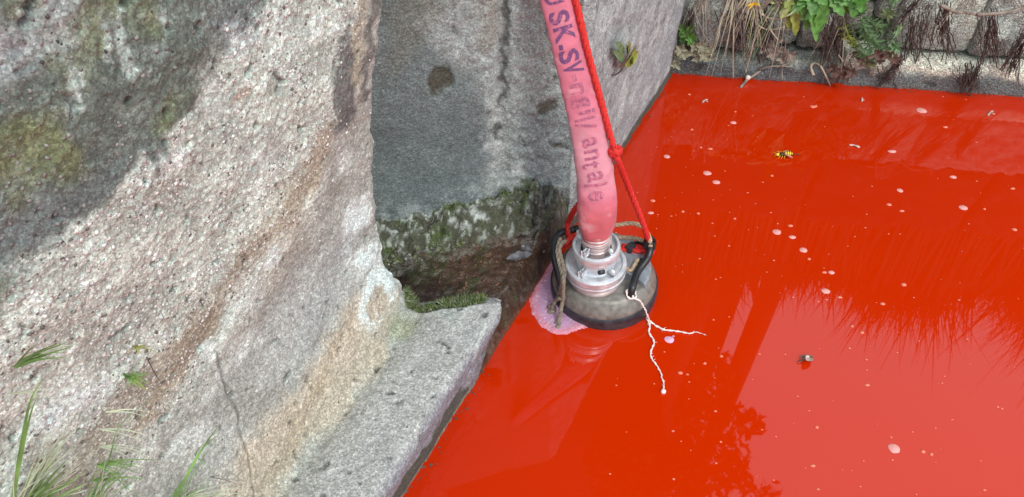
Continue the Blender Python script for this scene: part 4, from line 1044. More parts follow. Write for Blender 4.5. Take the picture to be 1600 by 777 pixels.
for (x, y, r_, lab) in ((1046, 531, 7.5, 'lilac foam blob between the two floating string ends'),):
    q = at_z(x, y); bm = bmesh.new(); fleck_bm(bm, 0, 0, 0, r_*2.05/FPX, .9, 3.3); fleck_bm(bm, .013, .012, 0, .004, .5, 4)
    o = from_bm('foam_fleck', bm, M['lilac_fleck']); o.location = (q[0], q[1], .0006); tag(o, lab, 'foam fleck', 'pink foam flecks floating on the water')
bm = bmesh.new()
for k in range(220):
    x, y = random.uniform(940, 1620), random.uniform(125, 790)
    if random.random() < .35: x, y = random.gauss(1110, 90), random.gauss(300, 70)
    q = at_z(x, y)
    if (q-A0)@N < .04 or (q-B0)@WN < .03 or np.linalg.norm(q[:2]-pc[:2]) < .2: continue
    a = rng.random(); rw = random.choice((.0012, .0016, .0022, .003)); n_ = 6
    vs = [bm.verts.new((q[0]+rw*math.cos(2*math.pi*j/n_)*(1+.5*a), q[1]+rw*math.sin(2*math.pi*j/n_), .0012)) for j in range(n_)]; bm.faces.new(vs)
for x, y, r_ in small_:
    q = at_z(x, y); fleck_bm(bm, q[0], q[1], .0006, r_*2.4/FPX*.8, .85, x)
sp_ = from_bm('foam_specks', bm, M['fleck'], smooth=False); tag(sp_, 'scatter of tiny pink foam specks across the water', 'foam', kind='stuff')

bm = bmesh.new(); rd = random.Random(31)
for k in range(420):
    if rd.random() < .55: q = stz(rd.uniform(.0, 2.1), -abs(rd.gauss(.004, .010)), 0); q = q if not (.45 < (q-A0)@U < 1.0) else None
    else: q = B0 + W*rd.uniform(.02, 2.2) + WN*abs(rd.gauss(.014, .014))
    if q is None: continue
    r_ = .0015+.0045*rd.random()**3; a0 = rd.uniform(0, 6.28); n_ = rd.choice((4, 5, 6))
    vs = [bm.verts.new((q[0]+r_*rd.uniform(.5, 1.4)*math.cos(a0+2*math.pi*j/n_), q[1]+r_*rd.uniform(.4, 1)*math.sin(a0+2*math.pi*j/n_), .0022)) for j in range(n_)]; bm.faces.new(vs)
sc = from_bm('floating_scum', bm, M['brown_leaf'], smooth=False); tag(sc, 'thin line of brown scum and crumbs along the foot of the walls', 'scum', kind='stuff')

# the yellow insect
q = at_z(1226, 243, .004)
wasp = empty('wasp', q, 'yellow and dark wasp-like insect floating alone on the upper part of the water', 'insect')
sc_ = .0022
def ell(bm, c, r_, sub=2):
    g = bmesh.ops.create_icosphere(bm, subdivisions=sub, radius=1)
    for v in g['verts']: v.co = Vector((v.co.x*r_[0]+c[0], v.co.y*r_[1]+c[1], v.co.z*r_[2]+c[2]))
bm = bmesh.new(); ell(bm, (-.027, 0, .004), (.0065, .007, .006)); from_bm('head', bm, M['wasp_yellow'], wasp)
bm = bmesh.new(); ell(bm, (-.011, .001, .005), (.011, .008, .007)); from_bm('thorax', bm, M['wasp_dark'], wasp)
ab = empty  # abdomen bands
bm = bmesh.new(); ell(bm, (.013, .004, .006), (.017, .0105, .0085)); abd = from_bm('abdomen', bm, M['wasp_yellow'], wasp)
for k in range(4):
    bm = bmesh.new(); x0 = -.001+.008*k; rr_ = .0105*math.sqrt(max(.1, 1-((x0-.013)/.017)**2))+.0005
    tube_bm(bm, [(x0, .004+rr_*math.cos(a), .006+rr_*.82*math.sin(a)) for a in [j*math.pi/12 for j in range(25)]], .0013, 5, cap=False); from_bm('stripe', bm, M['wasp_dark'], abd)
bm = bmesh.new()
for sx, sy in ((-.018, -1), (-.011, -1), (-.004, -1), (-.018, 1), (-.010, 1), (-.003, 1)):
    tube_bm(bm, [(sx, sy*.006, .004), (sx*1.25, sy*.014, .009), (sx*1.6-.002, sy*.022, .001)], [.0011, .0009, .0006], 5)
for sy in (-1, 1): tube_bm(bm, [(-.032, sy*.003, .006), (-.038, sy*.007, .008), (-.042, sy*.009, .002)], .0007, 4)
from_bm('leg', bm, M['wasp_yellow'], wasp)
for sy in (-1, 1):
    bm = bmesh.new(); leaf_bm(bm, (-.006, sy*.005, .012), (1, sy*.55, -.1), (0, 0, 1), .034, .011, droop=.1, nseg=6, fold=.02)
    from_bm('wing', bm, mat('insect_wing', (.45, .20, .14), .2, bump=0) if sy < 0 else bpy.data.materials['insect_wing'], wasp)
bm = bmesh.new()
for k in range(7): ell(bm, (.030+.004*k, .004+random.uniform(-.004, .004), .001), (.003, .0025, .001), 1)
from_bm('debris', bm, M['brown_leaf'], wasp)
# curled leaf and seed on the pale reflection
q = at_z(1262, 565, .003); cl = empty('curled_leaf', q, 'small curled whitish leaf scrap with brown tip on the pale reflection at lower right', 'leaf scrap')
bm = bmesh.new(); leaf_bm(bm, (.013, .012, .004), (-.9, -.8, .1), (0, 0, 1), .034, .022, droop=-.35, nseg=8, fold=.5); from_bm('blade', bm, M['dead_leaf'], cl)
bm = bmesh.new(); leaf_bm(bm, (.017, .010, .006), (-1, .05, .2), (0, 0, 1), .036, .012, droop=.3, nseg=7, fold=.6); tube_bm(bm, [(-.012, .002, .004), (-.020, -.001, .004), (-.030, -.001, .001)], [.003, .002, .001], 6); from_bm('tip', bm, M['brown_leaf'], cl)
for (x, y, ln, an, lab) in ((1102, 158, .018, .6, 'tiny pale forked fibre floating near the top left corner of the water'), (1336, 229, .022, -.4, 'tiny pale hooked fibre floating right of the insect'), (1548, 177, .026, .7, 'short pale sliver floating below the right part of the kerb'), (1347, 156, .014, 1.2, 'small whitish chip floating close under the kerb')):
    q = at_z(x, y, .003); bm = bmesh.new()
    tube_bm(bm, smooth_path([(-ln*math.cos(an), -ln*math.sin(an), 0), (0, .004, .002), (ln*.8*math.cos(an), ln*.8*math.sin(an), 0)], 4), [.002+.0022*math.sin(k*.8)**2 for k in range(9)], 6)
    tube_bm(bm, [(0, .003, .001), (ln*.5, -ln*.35, 0)], .0016, 5)
    o = from_bm('plant_fibre', bm, M['dead_leaf']); o.location = q; tag(o, lab, 'plant scrap')
# twig with white bud dipping into the water by the kerb
tw = [on_far(1262-80, 114, .05), on_far(1188, 110, .05), on_far(1176, 119, .06), at_z(1168, 124, .01), at_z(1157, 137, .002)]
o = empty('broken_twig', tw[0], 'short broken twig with a white tip poking from the kerb into the water', 'twig')
bm = bmesh.new(); tube_bm(bm, [Vector(p)-Vector(tw[0]) for p in smooth_path(tw, 4)], .006, 7); from_bm('stem', bm, M['pale_root'], o)
bm = bmesh.new(); bmesh.ops.create_icosphere(bm, subdivisions=2, radius=.011, matrix=Matrix.Translation(Vector(tw[3])-Vector(tw[0])+Vector((0, 0, .008)))); from_bm('bud', bm, M['string'], o)
# grey-blue rag-like leaf in the recess by the foam
lf = at_z(804, 410, .14); o = empty('wet_leaf', lf, 'wet bluish grey leaf stuck on the dark stones just left of the pump', 'leaf')
M['wet_leaf'] = mat('wet_grey_leaf', (.10, .10, .11), .25, var=.5, scale=50, bump=.4)
bm = bmesh.new(); leaf_bm(bm, (.05, .015, .02), (-1, -.1, -.1), (0, -.5, 1), .075, .030, 3, .45, .15, fold=.4); from_bm('blade', bm, M['wet_leaf'], o)
bm = bmesh.new(); leaf_bm(bm, (.02, .04, .03), (.7, -.5, .1), (0, -.5, 1), .035, .024, 2, .3, .3, fold=.6); from_bm('fold', bm, M['wet_leaf'], o)

# ================================================================== WEEDS ON THE FAR WALL
def fv(px, py, out=.05): return Vector(on_far(px, py, out))
def stems_obj(name, lines, r, material, label, cat='dry stem', out=.06, group=None):
    p0 = fv(*lines[0][0], out); o = empty(name, p0[:], label, cat, group); 
    for ln in lines:
        bm = bmesh.new(); pts = [fv(x, y, out + .015*math.sin(i*1.7+ln[0][0])) - p0 for i, (x, y) in enumerate(ln)]
        pth = smooth_path(pts, 5); n_ = len(pth); tube_bm(bm, pth, [r*(1-.45*k/n_)*(1+.15*math.sin(k*1.3)) for k in range(n_)], 6); from_bm('stem', bm, material, o)
    return o
stems_obj('dry_stem', [[(1148, -30), (1147, 20), (1146, 60), (1145, 95), (1146, 122)]], .0042, M['straw'], 'long straight pale dry stem hanging vertically down to the water', out=.09)
stems_obj('dry_stem', [[(1170, -20), (1150, 14), (1128, 35), (1123, 55), (1117, 75), (1110, 88)]], .0045, M['straw'], 'curved pale dry stem arching left beside the vertical one', out=.09)
stems_obj('dry_stem', [[(1180, 8), (1182, 40), (1175, 75), (1169, 98), (1165, 114)], [(1183, 42), (1188, 60), (1189, 75)]], .0042, M['straw'], 'pale dry stem with a short fork, hanging from the yellow tuft to the kerb', out=.09)
stems_obj('dry_stem', [[(1184, 5), (1196, 30), (1206, 50), (1216, 63)]], .004, M['straw'], 'pale dry stem slanting right below the yellow tuft', out=.10)
stems_obj('dry_stem', [[(1190, 22), (1200, 28), (1215, 29), (1232, 24), (1244, 14)]], .005, M['straw'], 'upper pale runner sagging between the yellow tuft and the green leaves', out=.10)
stems_obj('dry_stem', [[(1184, 40), (1197, 46), (1210, 46), (1226, 42)]], .0042, M['straw'], 'lower pale runner sagging below the upper one', out=.10)
stems_obj('dry_stem', [[(1102, -5), (1090, 12), (1086, 20), (1093, 40), (1102, 58), (1112, 74)]], .0035, M['pale_root'], 'thin kinked grey stem in front of the leftmost stone', out=.10)
stems_obj('dry_stem', [[(1271, 118), (1267, 104), (1273, 99), (1282, 104), (1291, 120), (1297, 134)]], .0058, M['straw'], 'hooked beige stem bent over at the waterline', out=.07)
stems_obj('dry_stem', [[(1186, 109), (1205, 104), (1230, 104), (1245, 107)], [(1220, 104), (1238, 97), (1244, 94)]], .0040, M['pale_root'], 'pale horizontal stem lying along the top of the kerb', out=.07)
stems_obj('dry_stem', [[(1312, 125), (1318, 105), (1322, 92), (1330, 75)], [(1320, 100), (1310, 86)], [(1321, 97), (1332, 84)]], .0035, M['pale_root'], 'thin branched twig standing in the gap between the kerbs', out=.08)
stems_obj('dry_stem', [[(1222, 125), (1222, 105), (1226, 80), (1228, 60)], [(1225, 95), (1232, 78)]], .003, M['pale_root'], 'thin upright grey stem before the rubble gap', out=.08)
stems_obj('dry_stem', [[(1363, 118), (1366, 108), (1370, 98)]], .0035, M['straw'], 'short pale stub standing on the right kerb', out=.06)
stems_obj('root', [[(1470, 8), (1492, 18), (1510, 20), (1527, 24)], [(1526, 23), (1550, 22), (1575, 19), (1592, 14), (1606, 5)]], .0075, M['pale_root'], 'long pale root lying across the right stone near the top edge', 'root', out=.085)
# yellow dead tuft
def tuft(name, px, py, n, r0, r1, a0, a1, mats, label, cat, out=.08, w=.006, parts='blade', seed=1):
    rd = random.Random(seed); p0 = fv(px, py, out); o = empty(name, p0[:], label, cat); groups = {}
    for k in range(n):
        a = R(rd.uniform(a0, a1)); ln = rd.uniform(r0, r1); mk = rd.choice(mats)
        bm = groups.setdefault(mk, bmesh.new()); up = Vector((0, 0, 1)); d = Vector(W.tolist())*math.cos(a) + up*math.sin(a) + Vector(WN.tolist())*rd.uniform(.0, .5)
        b0 = Vector((rd.uniform(-.02, .02), 0, rd.uniform(-.02, .02)))
        strip_bm(bm, [b0, b0+d*ln*.5, b0+d*ln-up*ln*rd.uniform(.1, .5)], w*rd.uniform(.6, 1.2), w*.15, Vector(WN.tolist()))
    for mk, bm in groups.items():
        ob = from_bm(parts, bm, M[mk], o); ob['kind'] = 'stuff'
    return o
tuft('dead_grass_tuft', 1176, -8, 34, .04, .16, -135, -50, ['straw', 'straw', 'straw', 'root', 'leaf_yellow'], 'straw and yellow dead grass tuft hanging from the top of the stones', 'grass tuft', w=.007, seed=3)
tuft('dead_grass_tuft', 1150, -15, 30, .08, .24, -115, -60, ['root', 'pale_root', 'straw'], 'brown withered grass tuft hanging left of the yellow one', 'grass tuft', w=.005, seed=4)
o = empty('yellow_flower', fv(1178, 4, .11)[:], 'small withered yellow flower head in the straw tuft', 'flower'); bm = bmesh.new()
for k in range(10):
    a = random.uniform(0, 6.28); leaf_bm(bm, (0, 0, 0), (math.cos(a), -.4, math.sin(a)*.9-.9), (0, -1, 0), random.uniform(.015, .035), .007, nseg=4)
from_bm('petal', bm, M['flower'], o)['kind'] = 'stuff'
# leafy weeds
def rosette(name, px, py, leaves, material, label, out=.07, cat='weed', lobes=4, depth=.55):
    p0 = fv(px, py, out); o = empty(name, p0[:], label, cat)
    for (tx, ty, wdt) in leaves:
        q = fv(tx, ty, out+random.uniform(.01, .06)); d = q-p0; bm = bmesh.new()
        leaf_bm(bm, d*.08, d, Vector(WN.tolist())+Vector((0, 0, .5)), d.length, wdt, lobes, depth, random.uniform(.05, .22), 14, .22)
        from_bm('leaf', bm, M[material], o)
    return o
rosette('dandelion', 1292, -12, [(1262, 12, .05), (1250, -4, .05), (1276, 34, .055), (1279, 52, .06), (1300, 12, .055), (1318, 22, .05), (1330, 6, .05), (1262, 28, .045), (1305, -30, .05), (1345, -6, .05)], 'leaf_green', 'bright green jagged-leaved weed rooted at the top of the stones', cat='weed')
rosette('dandelion', 1335, -8, [(1318, 22, .05), (1335, 26, .05), (1352, 18, .05), (1322, 8, .045), (1346, 5, .05), (1360, -4, .05), (1310, -8, .05), (1330, 12, .045)], 'leaf_green', 'second bright green weed, right of the first, with broader leaves', cat='weed', lobes=3, depth=.4)
rosette('ragged_weed', 1240, -10, [(1212, 14, .05), (1222, 26, .05), (1235, 44, .06), (1246, 54, .045), (1205, 2, .045), (1228, 10, .05), (1252, 22, .04)], 'leaf_yellow', 'yellow-green lobed weed between the straw tuft and the bright green weeds', cat='weed', lobes=3, depth=.6)
rosette('reddish_weed', 1215, -18, [(1202, -2, .04), (1216, 6, .04), (1228, 0, .04), (1196, 8, .03)], 'brown_leaf', 'small brownish weed at the top edge above the runners', cat='weed')
rosette('leafy_weed', 1268, -16, [(1240, 20, .045), (1256, 30, .05), (1270, 20, .05), (1262, 45, .045), (1284, 26, .045), (1248, 6, .045), (1290, 4, .05), (1276, 60, .045)], 'leaf_green', 'drooping mid-green weed between the yellow-green and the first bright green one', lobes=5, depth=.5)
tuft('hanging_grass', 1226, -14, 24, .06, .26, -125, -60, ['root', 'pale_root', 'straw', 'leaf_blue'], 'withered grass hanging over the rubble left of the green weeds', 'grass tuft', w=.004, seed=8)
tuft('hanging_grass', 1316, 20, 20, .05, .20, -140, -50, ['root', 'pale_root', 'straw'], 'withered brown grass behind the bright green leaves', 'grass tuft', w=.004, seed=9, out=.06)
tuft('hanging_grass', 1100, -16, 26, .06, .22, -120, -60, ['root', 'pale_root', 'straw'], 'few thin dry stalks over the leftmost stone', 'grass tuft', w=.003, seed=10)
tuft('hanging_grass', 1520, -14, 30, .05, .16, -130, -50, ['root', 'pale_root', 'straw'], 'dark dry stalks over the top of the right stone', 'grass tuft', w=.003, seed=11)
# creeping goosegrass with whorls
def creeper(name, stems_, material, label, wh=6, ll=.034, out=.075, step_=13):
    p0 = fv(*stems_[0][0], out); o = empty(name, p0[:], label, 'weed'); bml = bmesh.new(); n_ = 0
    for st_ in stems_:
        pth = smooth_path([fv(x, y, out+.02*math.sin(i*2.1+st_[0][0])) - p0 for i, (x, y) in enumerate(st_)], 8)
        bm = bmesh.new(); tube_bm(bm, pth, .0022, 5); from_bm('stem', bm, M[material], o)
        rp = resample(pth, .028)
        for k, p in enumerate(rp):
            t = (rp[min(k+1, len(rp)-1)]-rp[max(k-1, 0)]).normalized(); s = t.cross(Vector(WN.tolist())).normalized(); u = s.cross(t)
            bm = bmesh.new(); ph = random.random()*6
            for j in range(wh):
                a = 2*math.pi*j/wh+ph; d = s*math.cos(a)+u*math.sin(a)+t*.35; leaf_bm(bm, p, d, t+Vector((0, -.2, .3)), ll*random.uniform(.7, 1.15), ll*.3, nseg=4, droop=.2)
            from_bm('leaf_whorl', bm, M[material], o)
    return o
creeper('goosegrass', [[(1338, 10), (1348, 35), (1356, 60), (1360, 85), (1358, 100)], [(1345, 20), (1362, 36), (1378, 50), (1392, 62), (1400, 72)], [(1352, 48), (1368, 66), (1378, 80), (1396, 78)], [(1330, 40), (1336, 62), (1346, 80), (1357, 96)], [(1398, -8), (1395, 8), (1388, 22)], [(1366, 40), (1385, 42), (1402, 48)]],
        'leaf_blue', 'grey-green creeping weed with narrow leaves in stars, trailing down the stone face', wh=7)
creeper('goosegrass', [[(1318, 30), (1322, 45), (1328, 60), (1336, 70)], [(1312, 40), (1320, 58)]], 'leaf_yellow', 'small yellowish creeping weed left of the grey-green one', wh=5, ll=.028)
# fleshy sedum in the corner
def sedum(name, spots, label, material='leaf_pale', r0=.024):
    p0 = fv(*spots[0], .08); o = empty(name, p0[:], label, 'weed')
    for x, y in spots:
        c_ = fv(x, y, random.uniform(.06, .11)) - p0; bm = bmesh.new()
        for k in range(7):
            a = 2*math.pi*k/7+random.random(); d = Vector(W.tolist())*math.cos(a) + Vector((0, 0, 1))*math.sin(a) + Vector(WN.tolist())*.6
            leaf_bm(bm, c_, d, Vector(WN.tolist()), r0*random.uniform(.8, 1.3), r0*.7, nseg=5, droop=.3, fold=.3)
        from_bm('leaf_rosette', bm, M[material], o)
    return o
sedum('stonecrop', [(1085, 72), (1093, 80), (1100, 85), (1108, 78), (1082, 82), (1097, 72), (1104, 90), (1090, 90)], 'pale fleshy-leaved weed spreading on the kerb under the leftmost stone')
sedum('stonecrop', [(1054, 80), (1060, 90), (1068, 84), (1056, 100), (1063, 76), (1050, 92)], 'pale fleshy-leaved weed in the very corner above the waterline')
sedum('round_leaf_weed', [(1068, 44), (1074, 52), (1080, 60), (1070, 60), (1077, 42)], 'small dark green round-leaved weed in the corner crevice', 'leaf_green', .026)
sedum('withered_leaves', [(1300, 106), (1308, 112), (1316, 108), (1322, 118), (1304, 120), (1330, 112), (1338, 84), (1376, 90), (1388, 86), (1396, 92), (1369, 84), (1350, 96)], 'brown withered leaves caught in the gap above the waterline', 'brown_leaf', .026)
sedum('withered_leaves', [(1198, 74), (1206, 84), (1216, 78), (1224, 90), (1236, 86), (1192, 66), (1212, 66)], 'greyish brown dead leaves heaped on the left kerb', 'pale_root', .026)
# hair roots
def hair(name, zones, n, material, label, out=.07, r=.0016, seed=5):
    rd = random.Random(seed); bm = bmesh.new(); p0 = fv(zones[0][0], zones[0][1], out)
    for k in range(n):
        x0, y0, x1, y1, sp = rd.choice(zones); x = x0+rd.gauss(0, sp); xe = x1+rd.gauss(0, sp*1.1)+rd.gauss(0, 4); o_ = out+rd.uniform(-.03, .02); t0 = rd.uniform(0, .6); t1 = min(rd.uniform(t0+.15, 1.15), 1.3)
        pts = []
        for j in range(6):
            t = t0+(t1-t0)*j/5; pts.append(fv(x+(xe-x)*t + rd.gauss(0, 1.3), y0+(y1-y0)*t + rd.gauss(0, 1.2), o_+rd.uniform(-.008, .008)) - p0)
        tube_bm(bm, smooth_path(pts, 2), r*rd.uniform(.6, 1.5), 3, cap=False)
    me = bpy.data.meshes.new(name); bm.to_mesh(me); bm.free(); o = link(name, me, M[material]); o.location = p0
    return tag(o, label, 'roots', kind='stuff')
hair('hair_roots', [(1470, -15, 1478, 85, 9), (1455, 0, 1440, 90, 14), (1480, -10, 1470, 60, 6)], 85, 'root', 'dark brown hair-like roots hanging down the middle of the right stone')
hair('hair_roots', [(1545, 20, 1540, 95, 9), (1550, 10, 1560, 90, 8)], 50, 'root', 'dark stringy roots hanging below the long pale root')
hair('hair_roots', [(1610, 40, 1580, 115, 7), (1600, 50, 1570, 105, 5)], 60, 'root', 'dark slanting roots at the right edge of the bank wall')
hair('hair_roots', [(1395, 95, 1380, 135, 12), (1410, 85, 1395, 120, 6)], 45, 'root', 'dark wet roots straggling over the kerb near its left part', out=.075)
hair('hair_roots', [(1505, 95, 1512, 142, 14), (1530, 90, 1518, 145, 6)], 60, 'root', 'dark wet roots straggling over the right kerb', out=.075)
hair('hair_roots', [(1420, 20, 1420, 95, 18), (1440, -10, 1405, 40, 10)], 55, 'root', 'thin brown roots over the left end of the right stone')
hair('hair_roots', [(1310, 30, 1300, 95, 16), (1300, 10, 1295, 100, 14)], 80, 'root', 'dark brown roots filling the gap below the green weeds')
hair('hair_roots', [(1160, 10, 1160, 80, 18), (1185, 10, 1200, 90, 14)], 120, 'root', 'brown roots hanging behind the straw stems')
hair('hair_roots', [(1075, 10, 1080, 80, 9)], 60, 'root', 'dark roots in the corner crevice beside the concrete wall')

# little weed on the concrete wall
def on_A(px, py, out=.0): return Vector(at_plane(px, py, A0 + N*out, N))
p0 = on_A(985, 95, .01); o = empty('wall_weed', p0[:], 'small yellowish green weed growing alone on the pale concrete wall right of the hose', 'weed')
for (bx, by, tx, ty, wd_, mk) in ((978, 98, 994, 76, .05, 'leaf_yellow'), (976, 102, 998, 86, .05, 'leaf_yellow'), (974, 84, 970, 70, .028, 'leaf_blue'), (975, 96, 968, 84, .026, 'leaf_blue'), (980, 90, 986, 70, .03, 'leaf_yellow'), (978, 96, 974, 104, .028, 'brown_leaf'), (984, 90, 990, 98, .035, 'leaf_yellow'), (980, 84, 982, 74, .02, 'leaf_blue')):
    b0 = on_A(bx, by, .015)-p0; d = on_A(tx, ty, .035)-p0-b0; bm = bmesh.new(); leaf_bm(bm, b0, d, Vector(N.tolist()), d.length*1.15, wd_, 2, .3, .1); from_bm('leaf', bm, M[mk], o)
bm = bmesh.new(); tube_bm(bm, [v-p0 for v in smooth_path([on_A(975, 98, .02), on_A(972, 108, .02), on_A(964, 116, .01), on_A(956, 117, .004)], 5)], .0026, 6); from_bm('stem', bm, M['root'], o)

# ================================================================== GRASS ON THE NEAR WALL
NV = Vector(N.tolist())
def gv(px, py, off): return Vector(on_near(px, py, off)) if py < 815 else Vector(on_near(px, 812, off)) - (Vector(on_near(px, 790, 0))-Vector(on_near(px, 812, 0)))*((py-812)/22)
def grass(name, blades_, label, material='grass', off0=.01, off1=.06, seed=2):
    rd = random.Random(seed); p0 = gv(*blades_[0][0][0], off0); o = empty(name, p0[:], label, 'grass')
    for pts, w_, mk in blades_:
        n_ = len(pts); bm = bmesh.new(); vv = [gv(x, y, off0+(off1-off0)*i/(n_-1)) - p0 for i, (x, y) in enumerate(pts)]
        strip_bm(bm, vv, w_, w_*.12, (NV*.7+Vector((0, -.5, .5))).normalized()); from_bm('blade', bm, M[mk or material], o)
    return o
def fan(root, tips, w_, mk, bend=8, seed=1):
    rd = random.Random(seed); out = []; tips = list(tips)
    if root[1] > 700 and len(tips) > 3:
        tips += [(tx+rd.uniform(-22, 22), ty+rd.uniform(-10, 45)) for tx, ty in tips]
    for tx, ty in tips:
        mx = root[0]+(tx-root[0])*.5 + rd.uniform(-bend, bend)*.4; my = root[1]+(ty-root[1])*.55 - bend*.4
        out.append(([root, (mx, my), (tx, ty)], w_*1.35*rd.uniform(.7, 1.2), mk))
    return out
G_, GP = 'grass', 'grass_pale'
grass('grass_clump', [([(2, 840), (3, 740), (4, 650), (8, 600), (14, 562)], .0065, G_), ([(2, 840), (1, 760), (2, 640), (6, 590)], .006, G_)] + fan((14, 570), [(22, 515), (38, 508), (52, 506), (60, 512), (44, 520), (30, 532), (6, 505), (48, 530)], .0035, G_) + fan((16, 566), [(56, 510), (40, 512), (28, 520)], .003, GP) + fan((6, 610), [(30, 592), (60, 582)], .0018, GP),
      'tall green grass stalk with a leafy top at the left edge')
grass('grass_clump', fan((14, 810), [(38, 720), (60, 700), (78, 716), (56, 690), (30, 735), (48, 742), (86, 726), (20, 730)], .005, G_, seed=3) + fan((20, 800), [(62, 650), (58, 640), (48, 672), (66, 665), (74, 690)], .0028, GP, seed=4) + fan((30, 790), [(100, 765), (108, 762), (90, 748), (112, 772), (84, 738)], .0028, GP, seed=5) + fan((4, 800), [(20, 745), (8, 735), (30, 762)], .004, G_, seed=6),
      'bushy green grass clump in the lower left corner')
grass('grass_clump', [([(112, 830), (128, 775), (136, 730), (142, 690), (150, 655), (168, 625), (190, 600)], .0042, 'leaf_blue'), ([(110, 830), (126, 770), (134, 730), (144, 700)], .006, G_), ([(122, 830), (134, 770), (140, 735), (148, 708)], .005, G_)] + fan((146, 665), [(182, 652), (190, 656), (176, 664)], .002, GP, seed=7) + fan((144, 690), [(186, 682), (192, 690), (180, 676), (170, 700)], .002, GP, seed=8) + fan((140, 720), [(168, 702), (178, 706), (160, 690), (184, 700), (150, 700)], .003, G_, seed=9) + fan((136, 745), [(150, 712), (158, 728), (184, 722)], .0035, G_, seed=10) + fan((128, 790), [(110, 745), (100, 770)], .003, GP, seed=11) + fan((160, 640), [(192, 620), (186, 628)], .002, GP, seed=12),
      'slender grass plant with a long curved stalk, second clump from the left')
grass('grass_tuft', fan((196, 588), [(176, 578), (184, 594), (200, 576), (210, 584), (218, 594), (210, 598), (174, 588), (220, 578), (205, 600)], .0045, G_, seed=13) + fan((206, 592), [(220, 578), (214, 602), (196, 584)], .0042, 'leaf_yellow', seed=14), 'small bright green tuft lying flat on the wall above the curved stalk', off0=.006, off1=.02)
grass('grass_tuft', fan((206, 542), [(192, 544), (216, 540), (238, 546), (204, 553), (200, 536), (224, 536)], .0028, 'leaf_yellow', seed=15) + [([(222, 555), (238, 585), (246, 597)], .0022, 'root')], 'tiny star-shaped olive tuft with a thin brown stem, highest on the pebbly wall', off0=.006, off1=.012)
grass('grass_clump', [([(250, 830), (260, 770), (276, 715), (290, 675), (303, 645)], .0085, G_), ([(250, 830), (258, 775), (270, 725), (282, 690), (296, 662)], .0065, G_), ([(256, 830), (266, 770), (286, 700), (298, 668)], .005, 'leaf_blue')] + fan((258, 790), [(250, 725), (252, 740), (262, 745)], .004, G_, seed=16) + fan((262, 785), [(300, 745), (330, 742), (318, 734), (300, 760), (342, 738), (286, 752)], .0028, GP, seed=17) + fan((296, 705), [(290, 672), (302, 725)], .002, 'leaf_blue', seed=18) + fan((322, 740), [(316, 728), (345, 742), (308, 738)], .0016, 'root', seed=19),
      'grass clump with one broad upright green blade, rightmost of the clumps')

def wisps(name, root, n, spread, hmin, hmax, label, seed):
    rd = random.Random(seed); bl_ = []
    for k in range(n):
        x0 = root[0]+rd.gauss(0, spread*.25); tx = root[0]+rd.gauss(spread*.45, spread*.5); ty = root[1]-rd.uniform(hmin, hmax)
        bl_.append(([(x0, root[1]), ((x0*.55+tx*.45)-6, root[1]*.45+ty*.55-6), (tx, ty)], rd.uniform(.0016, .0036), rd.choice((G_, GP, GP, 'leaf_blue'))))
    return grass(name, bl_, label, seed=seed)
wisps('grass_clump', (22, 820), 34, 46, 60, 190, 'dense pale wispy grass low in the left corner, behind the bushy green clump', 21)
wisps('grass_clump', (128, 825), 26, 40, 50, 150, 'fine wispy grass round the foot of the slender curved stalk', 22)
wisps('grass_clump', (262, 825), 18, 44, 40, 115, 'fine wispy grass round the foot of the broad upright blade', 23)
wisps('grass_clump', (196, 830), 14, 36, 40, 90, 'short sparse grass wisps between the two slender clumps', 24)
# ================================================================== BEYOND THE BANK (mirrored in the water)
def box_part(name, x0, x1, y0, y1, z0, z1, m_, parent, org):
    bm = bmesh.new(); box_bm(bm, ((x0+x1)/2-org[0], (y0+y1)/2-org[1], (z0+z1)/2-org[2]), (x1-x0, y1-y0, z1-z0), None, .01); return from_bm(name, bm, m_, parent, smooth=False)
og = (0, 5, .8)
bd = empty('sluice_building', og, 'dark plain building beyond the bank, mirrored as the orange shadow behind the pump', 'building')
box_part('wall', -3.2, 1.97, 3.9, 7.5, .75, 8.3, M['dark_boards'], bd, og); box_part('roof', -3.35, 2.0, 3.8, 7.6, 8.3, 8.5, M['roof'], bd, og)
for x in (-2.2, -.6): 
    w_ = box_part('window', x, x+.8, 3.875, 3.91, 2.6, 3.7, M['timber'], bd, og); box_part('pane', x+.07, x+.73, 3.86, 3.9, 2.67, 3.63, M['glass'], w_, og)
ob = (2.1, 3.72, .8); pt = empty('timber_post', ob, 'tall straight timber post beyond the bank, mirrored as a dark slanting bar in the water', 'post')
bm = bmesh.new(); tube_bm(bm, [(0, 0, -.1), (0, 0, 3), (0, 0, 7.6)], [.095, .092, .085], 20); from_bm('shaft', bm, M['timber'], pt)
bm = bmesh.new(); lathe_bm(bm, [(.10, 7.6), (.105, 7.66), (.02, 7.72)], 20); from_bm('cap', bm, M['roof'], pt)
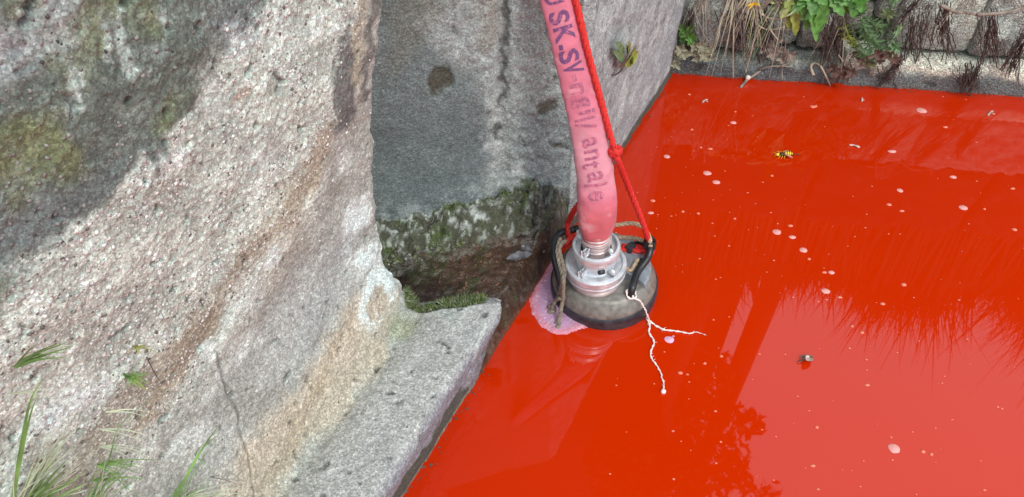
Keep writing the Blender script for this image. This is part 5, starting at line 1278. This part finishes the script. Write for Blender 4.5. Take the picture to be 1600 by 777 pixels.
def leafy(name, org, limbs, blobs, n, size, label, mk='leaf_tree', cat='tree', trunk_r=.09):
    o = empty(name, org, label, cat); O_ = np.array(org)
    bm = bmesh.new()
    for k, (pts, r0, r1) in enumerate(limbs):
        pth = smooth_path([Vector(p)-Vector(org) for p in pts], 6); n_ = len(pth); tube_bm(bm, pth, [r0+(r1-r0)*i/(n_-1) for i in range(n_)], 8)
    from_bm('trunk', bm, M['bark'], o)
    bl_ = np.array(blobs); wgt_ = bl_[:, 3]**2; idx = rng.choice(len(bl_), n, p=wgt_/wgt_.sum())
    d = rng.normal(size=(n, 3)); d /= np.linalg.norm(d, axis=1)[:, None]; c = bl_[idx, :3] + d*bl_[idx, 3:4]*(rng.random((n, 1))**.45)
    a = rng.normal(size=(n, 3)); a /= np.linalg.norm(a, axis=1)[:, None]; b_ = np.cross(a, rng.normal(size=(n, 3))); b_ /= np.linalg.norm(b_, axis=1)[:, None]
    s = (size*(.6+.8*rng.random(n)))[:, None]; v = np.stack([c-a*s, c-b_*s*.45, c+a*s, c+b_*s*.45], 1) - O_
    cl_ = np.array([.055, .11, .025])*(.6+.8*rng.random((n, 1))); cc = np.broadcast_to(cl_[:, None], (n, 4, 3))
    ob_ = np_mesh('crown', v.reshape(-1, 3), np.arange(n*4).reshape(-1, 4), cc, M['pebble'], o, smooth=False); return o
leafy('tree', (1.45, 3.5, .8), [([(1.45, 3.5, .7), (1.5, 3.55, 2.5), (1.45, 3.5, 4), (1.7, 3.4, 5.2)], .11, .04), ([(1.47, 3.52, 3.6), (1.8, 3.5, 4.0), (2.1, 3.5, 4.15), (2.3, 3.45, 4.3)], .03, .006), ([(1.5, 3.5, 4.4), (1.9, 3.4, 5.0), (2.3, 3.4, 5.4), (2.8, 3.4, 5.7)], .035, .005), ([(1.5, 3.5, 3.1), (1.85, 3.5, 3.4), (2.0, 3.5, 3.6)], .02, .004)],
      [(1.75, 3.45, 4.9, .45), (1.5, 3.5, 5.5, .6), (2.0, 3.45, 4.2, .22), (2.28, 3.45, 4.32, .14), (2.15, 3.4, 4.75, .2), (1.75, 3.5, 4.1, .3), (2.3, 3.4, 5.2, .2), (2.05, 3.4, 5.6, .35), (2.75, 3.4, 5.65, .16), (1.2, 3.4, 5.0, .5), (1.8, 3.5, 3.5, .2), (2.5, 3.4, 5.5, .12)], 3600, .055,
      'leafy tree beyond the bank, mirrored as orange foliage at the bottom of the water')
bm = bmesh.new(); rd = random.Random(9)
def tallness(x):
    h = .74
    for c_, s_, a_ in ((2.3, .25, .22), (3.35, .35, .5), (1.5, .2, -.04), (2.75, .2, -.14), (.9, .3, .2), (4.2, .5, .4)): h += a_*math.exp(-((x-c_)/s_)**2)
    return h
for k in range(17000):
    w_ = rd.uniform(-.3, 5.2); d_ = rd.uniform(.12, .75)
    q = Vector((B0 + W*w_ - WN*d_).tolist()); q.z = .80; hgt = tallness(q.x)*(.86+.24*rd.random()**3); ln = Vector((rd.gauss(0, .15), rd.gauss(-.05, .15), 0))
    strip = [q, q+ln*hgt*.4+Vector((0, 0, hgt*.6)), q+ln*hgt*1.3+Vector((0, 0, hgt))]
    s = Vector((1, rd.uniform(-.6, .6), 0)).normalized()*rd.uniform(.005, .012)
    a = [bm.verts.new(strip[0]-s), bm.verts.new(strip[0]+s), bm.verts.new(strip[1]+s*.8), bm.verts.new(strip[1]-s*.8), bm.verts.new(strip[2])]
    bm.faces.new(a[:4]); bm.faces.new((a[3], a[2], a[4]))
me = bpy.data.meshes.new('bank_grass'); bm.to_mesh(me); bm.free(); o = link('bank_grass', me, M['bank_blade'], smooth=False); tag(o, 'long grass along the top of the far bank, mirrored as a ragged edge in the water', 'grass', kind='stuff')
